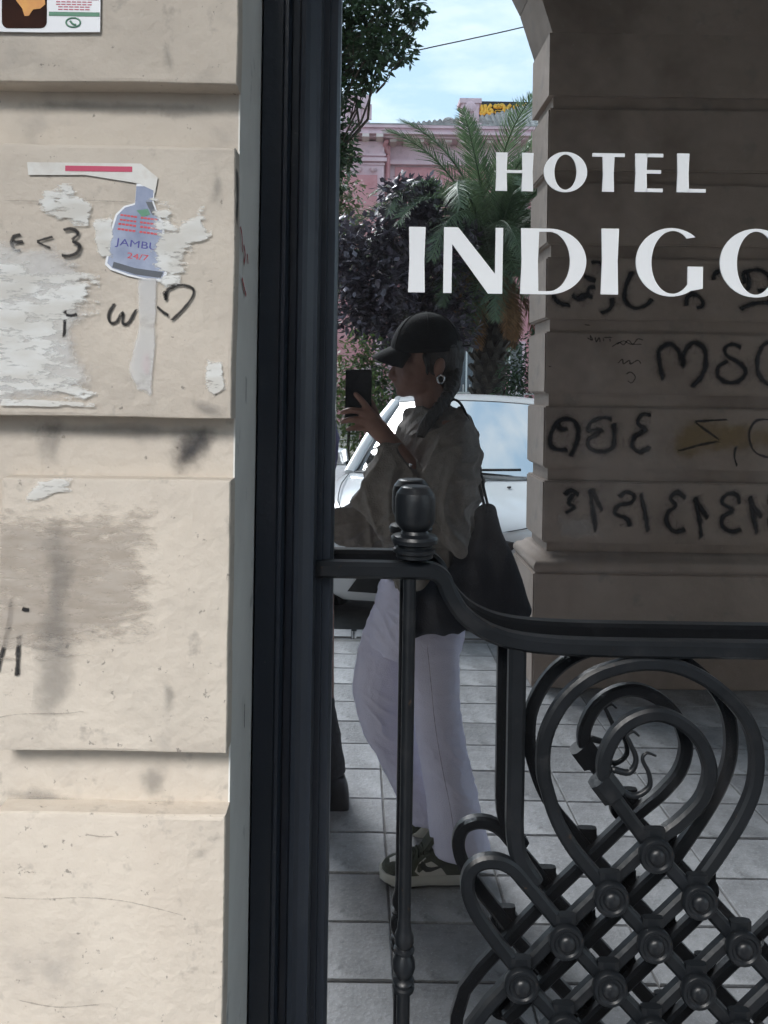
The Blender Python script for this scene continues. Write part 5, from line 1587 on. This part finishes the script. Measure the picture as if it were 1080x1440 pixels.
# ---- palm
M_FROND = mat('palm_frond', (0.085, 0.13, 0.07), 0.42, (0.14, 0.195, 0.10), 1.2, island=0.3, translucent=0.45, rnd=0.0)
M_DRY = mat('dry_palm_frond', (0.22, 0.11, 0.045), 0.8, (0.30, 0.17, 0.08), 4, island=0.35)
M_PTRUNK = mat('palm_trunk_bark', (0.03, 0.024, 0.02), 0.95, (0.065, 0.055, 0.045), 8, bump=0.9, bscale=20)
DPM = 13.6
pb = W(690, 385, DPM)
palm = tag(empty('palm_tree', (pb.x, pb.y, 0.0)), 'feathery date palm with dark trunk behind the white car', 'tree')
tk = MB()
prof = []
for i in range(26):
    z = pb.z * i / 25 + .0
    prof.append((0.27 + 0.035 * (i % 2) + (0.09 * max(0, i - 19) / 6), z))
tk.lathe(prof, (0, 0, 0), n=16)
trunk = tk.build('trunk', M_PTRUNK, palm, smooth=0.5)
me_st = MB().add([(-.06, 0, 0), (.06, 0, 0), (.035, -.10, .12), (-.035, -.10, .12), (-.06, .05, .02), (.06, .05, .02), (.03, -.07, .16), (-.03, -.07, .16)], [(0, 1, 2, 3), (3, 2, 6, 7), (1, 5, 6, 2), (0, 3, 7, 4), (4, 7, 6, 5)]).mesh('leaf_stub')
M_STUB = mat('cut_frond_base', (0.09, 0.075, 0.06), 0.9, (0.04, 0.032, 0.026), 12)
for i in range(15):
    for k in range(11):
        a = (k + 0.5 * (i % 2)) * 2 * PI / 11
        if math.sin(a) < -0.35:
            continue
        o = link('leaf_stub', me_st, M_STUB, trunk)
        z = .5 + i * .21
        o.location = (math.cos(a) * .28, math.sin(a) * .28, z)
        o.rotation_euler = (0, 0, a + PI / 2)
def frond_mesh(seed, L_=2.9, bend=70.0, wl=0.5):
    """feather leaf: the rachis leaves along +X and bends down by `bend` degrees in all"""
    rnd = random.Random(seed)
    P = [Vector((0, 0, 0))]
    n = 26
    sw = rnd.uniform(-.25, .25)
    for i in range(n):
        t = (i + .5) / n
        a = -math.radians(bend) * t ** 1.5
        P.append(P[-1] + Vector((math.cos(a), sw * t * t, math.sin(a))) * (L_ / n))
    mb = MB()
    mb.tube(P, [0.026 * (1 - 0.88 * i / n) + .002 for i in range(n + 1)], n=5, ref=Vector((0, 1, 0)))
    vs, fs = [], []
    m = 120
    for j in range(m):
        t = 0.12 + 0.88 * j / (m - 1)
        i = min(int(t * n), n - 1)
        p = P[i].lerp(P[i + 1], t * n - i)
        tg = (P[i + 1] - P[i]).normalized()
        up = tg.cross(Vector((0, 1, 0))) * -1
        if up.dot(Vector((0, 0, 1))) < 0 and bend < 100: up = -up
        ll = wl * (math.sin(PI * min(1, 0.16 + 0.80 * t)) ** 0.7) * rnd.uniform(.8, 1.12)
        for s in (-1, 1):
            d = (tg * rnd.uniform(.6, .95) + Vector((0, s, 0)) * rnd.uniform(.55, .9) + up * rnd.uniform(0, .45)).normalized()
            w = tg * .0115
            mi = p + d * ll * .5 - Vector((0, 0, ll * .03))
            e = p + d * ll - Vector((0, 0, ll * rnd.uniform(.12, .38)))
            b = len(vs)
            vs += [p - w * .7, p + w * .7, mi + w, mi - w, e]
            fs += [(b, b + 1, b + 2, b + 3), (b + 3, b + 2, b + 4)]
    mb.add(vs, fs)
    return mb.mesh('frond', fix=False)
FR = [frond_mesh(1, 2.7, 62), frond_mesh(2, 3.0, 95), frond_mesh(3, 3.1, 110), frond_mesh(4, 2.8, 85), frond_mesh(6, 3.0, 125)]
rng = random.Random(5)
nfr = 84
for i in range(nfr):
    f = i / (nfr - 1)
    el = 86 - 94 * f ** 0.9 + rng.uniform(-7, 7)
    az = i * 137.5 + rng.uniform(-12, 12)
    m = FR[0] if el > 72 else rng.choice(FR[1:3] + FR[4:]) if el > 22 else FR[3]
    o = link('frond', m, M_FROND, palm)
    o.location = (0.1 * math.cos(math.radians(az)), 0.1 * math.sin(math.radians(az)), pb.z + 0.1 + 0.3 * (1 - f))
    o.rotation_euler = (rng.uniform(-.35, .35), math.radians(-el), math.radians(az))
    s = rng.uniform(.82, 1.08)
    o.scale = (s, s, s)
DRY = frond_mesh(9, 1.5, 70, .3)
for i in range(16):
    az = i * 22.5 + rng.uniform(-8, 8)
    o = link('dry_frond', DRY, M_DRY, palm)
    o.location = (0.2 * math.cos(math.radians(az)), 0.2 * math.sin(math.radians(az)), pb.z + rng.uniform(-.15, .25))
    o.rotation_euler = (0, math.radians(rng.uniform(5, 45)), math.radians(az))

# ================================================================== garden fence of the pink house
M_PINKW = mat('rose_painted_wall', (0.56, 0.25, 0.26), 0.85, (0.64, 0.33, 0.34), 1.2, bump=0.2, stains=[(3, .55, .75, (.36, .13, .13), .5)])
M_PINKT = mat('pale_pink_trim', (0.74, 0.53, 0.56), 0.8, (0.66, 0.46, 0.49), 1.5, bump=0.15, stains=[(4, .55, .75, (.42, .3, .3), .5)])
M_WHITE = mat('white_painted_iron', (0.7, 0.7, 0.68), 0.5)
FD = 16.5
fy = DIST - FD
for i, u in enumerate((517, 703)):
    x = W(u, 540, FD).x
    lab = ['pink fence pillar beside the woman\'s chin', 'pink fence pillar beside the palm trunk'][i]
    gp = tag(empty('fence_pillar', (x, fy, 0)), lab, 'pillar', 'pink garden pillars')
    MB().box(-.16, .16, -.16, .16, 0, 1.75).build('shaft', M_PINKW, gp, bevel=.01)
    MB().rings([[Vector((a * e, b * e, z)) for a, b in ((-1, -1), (1, -1), (1, 1), (-1, 1))] for e, z in ((.17, 1.752), (.21, 1.78), (.21, 1.84), (.12, 1.92), (.03, 1.95))]).build('cap', M_PINKT, gp)
xs = [W(u, 540, FD).x for u in (420, 517, 703, 805)]
for i, (a, b) in enumerate(zip(xs, xs[1:])):
    fn = tag(empty('railing', ((a + b) / 2, fy, 0)), ['white railing panel left of the pillar by the woman\'s chin', 'white railing panel between the two pink pillars, behind the trees', 'white railing panel right of the palm, behind the pier'][i], 'railing', 'garden railing panels')
    w = (b - a) / 2 - .2
    for z in (.25, 1.35):
        MB().box(-w, w, -.02, .02, z, z + .04).build('rail', M_WHITE, fn)
    nb = int(w * 2 / .14)
    for q in range(nb + 1):
        x = -w + .02 + q * (2 * w - .04) / nb
        MB().box(x - .011, x + .011, -.011, .011, .05, 1.55).build('picket', M_WHITE, fn)

# ================================================================== pink house
HD = 30.0
HY = DIST - HD
hp = lambda u, v: W(u, v, HD)
house = root('pink_house', 'pink house with bracketed cornice and grey tiled roof across the street', 'house')
zz = lambda v: hp(600, v).z
xx = lambda u: hp(u, 200).x
x0, x1 = xx(300), xx(1000)
MB().box(x0, x1, HY - 8, HY, 0.0, zz(204)).build('wall', M_PINKT, house)
MB().box(xx(556) , x1, HY, HY + .05, 0.0, zz(236)).build('lower_wall', M_PINKW, house)
# projecting left bay
bayx = xx(540)
MB().box(x0, bayx, HY, HY + .55, 0.0, zz(206)).build('bay', M_PINKT, house)
MB().box(x0, bayx - .25, HY + .55, HY + .6, 0.0, zz(253)).build('bay_panel', M_PINKW, house)
for va, vb, e in ((224, 227, .10), (230, 235, .16), (237, 239, .06)):
    MB().box(x0, bayx + e * .6, HY + .551, HY + .55 + e, zz(vb), zz(va)).build('string_course', M_PINKT, house)
for u in (485, 505, 525):
    MB().lathe([(.001, -.14), (.10, -.06), (.14, .02), (.14, .05)], (xx(u), HY + .65, zz(246)), n=10).build('drop_ornament', M_PINKT, house)
for va, vb, e in ((226, 228, .10), (229, 234, .2)):
    MB().box(bayx + .1, x1, HY + .051, HY + .05 + e, zz(vb), zz(va)).build('string_course', M_PINKT, house)
# cornice and brackets
for va, vb, e in ((188, 192, .95), (192, 197, .85), (197.5, 201, 1.0), (201, 203.5, .75)):
    MB().box(x0, x1, HY - .1, HY + .55 + e - .5, zz(vb), zz(va) - .002).build('cornice', M_PINKT, house)
u = 400.0
me_br = MB().box(-.13, .13, 0, .62, -.06, .06).mesh('bracket')
M_BRK = mat('cream_bracket', (0.72, 0.6, 0.56), 0.8)
while u < 860:
    b = link('bracket', me_br, M_BRK, house)
    b.location = (xx(u), HY + (.56 if u < 540 else .02), zz(204.5) - .01)
    u += 19.0
# windows
M_WGLASS = mat('dark_window_glass', (0.03, 0.035, 0.04), 0.06, spec=0.9)
for u in (420, 600, 660, 720, 790):
    for zt, zbm in ((zz(258), zz(258) - 2.4), (3.2, 0.9)):
        yb = HY + (.6 if u < 540 else .05)
        w = MB().box(xx(u) - .62, xx(u) + .62, yb, yb + .08, zbm - .1, zt + .12).build('window', M_PINKT, house)
        MB().box(xx(u) - .5, xx(u) + .5, yb + .08, yb + .085, zbm, zt).build('pane', M_WGLASS, w)
        MB().box(xx(u) - .03, xx(u) + .03, yb + .085, yb + .11, zbm, zt).build('mullion', M_WHITE, w)
# downpipe
MB().tube(smoothpath([hp(543, 206) + Vector((0, .75, 0)), hp(541, 212) + Vector((0, .5, 0)), hp(545, 220) + Vector((0, .3, 0)), hp(545, 240) + Vector((0, .25, 0)), Vector((xx(545), HY + .25, 0))], 4), .09, n=8).build('downpipe', M_PINKW, house, smooth=True)
# roof of barrel tiles: a hip rising to the right
M_TILE = mat('grey_roof_tile', (0.30, 0.285, 0.27), 0.85, (0.46, 0.44, 0.42), 2.2, bump=0.3, stains=[(5, .5, .7, (.14, .13, .12), .7)])
ridge = [(500, 184.5), (540, 179), (580, 173), (620, 168), (660, 165), (700, 158), (740, 147), (790, 134), (860, 118), (960, 112)]
rf = MB()
nc = 210
ev = zz(187)
xa, xb = xx(500), xx(960)
cols = []
def ridge_v(u):
    for (a, va), (b, vb) in zip(ridge, ridge[1:]):
        if a <= u <= b: return min(186.0, va + 4.5 + (vb - va) * (u - a) / (b - a))
    return ridge[-1][1]
for i in range(nc + 1):
    u = 500 + 460 * i / nc
    h = zz(ridge_v(u)) - ev
    # seen from below the roof's ridge stands behind the eaves
    dep = max(.3, h * 1.7)
    hh = h * (HD + dep - 0.4) / HD + (ev - EYE) * (dep - 0.4) / HD
    lift = .12 * abs(math.sin(i * PI / 3.5))
    col = []
    steps = 14
    for s in range(steps + 1):
        t = s / steps
        for q in (0, 1):
            if q and s == steps: continue
            z = ev + hh * t + lift + (.035 if q == 0 else 0.0) * (1 if s else .5)
            if q: z = ev + hh * (s + .98) / steps + lift
            col.append(Vector((xx(u), HY + .45 - dep * (t + (0.98 / steps if q else 0)), z)))
    cols.append(col)
rf.rings(cols, closed=False)
ro = rf.build('roof', M_TILE, house, fix=False)
MB().box(x0, x1, HY - .3, HY + 1.02, zz(188) - .001, zz(186.4)).build('gutter', M_TILE, house)
MB().ball(hp(634, 178) + Vector((0, -.8, .1)), .42, .3, .55).build('roof_vent', M_TILE, ro, smooth=True)
# parapet pedestals
def pedestal(u0, u1, v0, v1, nm):
    xa_, xb_ = xx(u0), xx(u1)
    p = MB().box(xa_ + .08, xb_ - .08, HY + .25, HY + .95, zz(v1), zz(v0)).build(nm, M_PINKT, house, bevel=.03)
    MB().box(xa_, xb_, HY + .2, HY + 1.0, zz(v0 + 5), zz(v0) + .04).build('cap', M_PINKT, p)
    MB().box(xa_, xb_, HY + .2, HY + 1.0, zz(v1) - .02, zz(v1 - 3)).build('foot', M_PINKT, p)
    xm = (xa_ + xb_) / 2
    for dx in (-.2, .2):
        MB().box(xm + dx - .08, xm + dx + .08, HY + .95, HY + 1.0, zz(v1 - 5), zz(v0 + 11)).build('pilaster', M_PINKT, p)
    MB().lathe([(.001, .1), (.12, .09), (.2, .05), (.22, 0)], (xm, HY + .96, zz(v0 + 10)), (0, 1, 0), 14).build('rosette', M_PINKT, p)
    return p
pedestal(641, 671, 152, 187, 'pedestal')
pp = pedestal(504, 519, 150, 187, 'pedestal')
arcp = [(xx(480), zz(187))] + [(xx(495) + .42 * math.cos(a) , zz(156) + .38 * math.sin(a)) for a in [PI - i * PI / 12 for i in range(13)]] + [(xx(507), zz(165)), (xx(507), zz(187))]
sc_ = MB().prism(arcp, HY + .35, HY + .75).build('scroll_gable', M_PINKT, house)
MB().tube([Vector((xx(495) + .3 * math.cos(a), HY + .78, zz(158) + .28 * math.sin(a))) for a in [i * 2 * PI / 18 for i in range(19)]], .06, n=6).build('roundel', M_PINKT, sc_)
# roof railing and aerial
M_GALV = mat('galvanised_steel', (0.3, 0.32, 0.34), 0.4, metal=0.7)
for v in (167, 172, 178):
    MB().tube([hp(516, v) + Vector((0, -1.2, 0)), hp(648, v - 1) + Vector((0, -1.2, 0))], .022, n=5).build('roof_railing', M_GALV, house)
for u, v in ((550, 165), (584, 161), (618, 165)):
    MB().tube([hp(u, v) + Vector((0, -1.2, 0)), hp(u, 183) + Vector((0, -1.2, 0))], .024, n=5).build('railing_post', M_GALV, house)
MB().tube(smoothpath([hp(577, 169) + Vector((0, -1.2, 0)), hp(581, 165) + Vector((0, -1.2, 0)), hp(584, 164) + Vector((0, -1.2, 0)), hp(588, 165) + Vector((0, -1.2, 0)), hp(592, 169) + Vector((0, -1.2, 0))], 4), .025, n=5).build('aerial', M_GALV, house)

# ================================================================== sign on the roof behind
SD = 34.0
sp = lambda u, v: W(u, v, SD)
sign = root('roof_sign', 'black rooftop sign with yellow rounded Georgian letters above the pink house', 'sign')
M_SIGNB = mat('sign_black', (0.02, 0.022, 0.026), 0.5)
M_SIGNY = mat('sign_yellow', (0.80, 0.45, 0.05), 0.5)
a, b = sp(665, 172), sp(820, 144.5)
MB().box(a.x, b.x, a.y - .25, a.y, a.z - 1.2, b.z).build('board', M_SIGNB, sign)
for x in (a.x + .3, b.x - .3):
    MB().box(x - .06, x + .06, a.y - .4, a.y - .26, a.z - 4.5, b.z - .1).build('post', M_SIGNB, sign)
def sg(pts):
    return [sp(630 + p / 7.2, 120 + q / 7.2) + Vector((0, .03, 0)) for p, q in pts]
for pts in ([(262, 225), (272, 205), (292, 205), (300, 235), (298, 290)], [(330, 205), (345, 250), (335, 285), (345, 290), (372, 275), (375, 200)], [(435, 200), (405, 240), (398, 275), (425, 290), (445, 270), (430, 248), (405, 255)],
            [(470, 235), (480, 208), (500, 225), (510, 205), (530, 225), (540, 203), (562, 215), (568, 245), (550, 270), (520, 275), (475, 270)], [(475, 285), (500, 270), (540, 272)], [(630, 200), (610, 225), (590, 252)], [(705, 200), (685, 215), (660, 230)], [(790, 195), (765, 215), (740, 225)]):
    MB().tube(smoothpath(sg(pts), 4), .085, n=6).build('letter', M_SIGNY, sign, smooth=True)

# ================================================================== overhead wire
wire = MB().tube(smoothpath([W(300, 140, 9.0), W(470, 98, 9.3), W(588, 70.5, 9.5), W(660, 55, 9.7), W(736, 38, 9.9), W(900, -2, 10.3)], 6), .008, n=5).build('overhead_wire', M_TRIM, None, smooth=True)
tag(wire, 'thin dark overhead cable crossing the sky', 'cable')
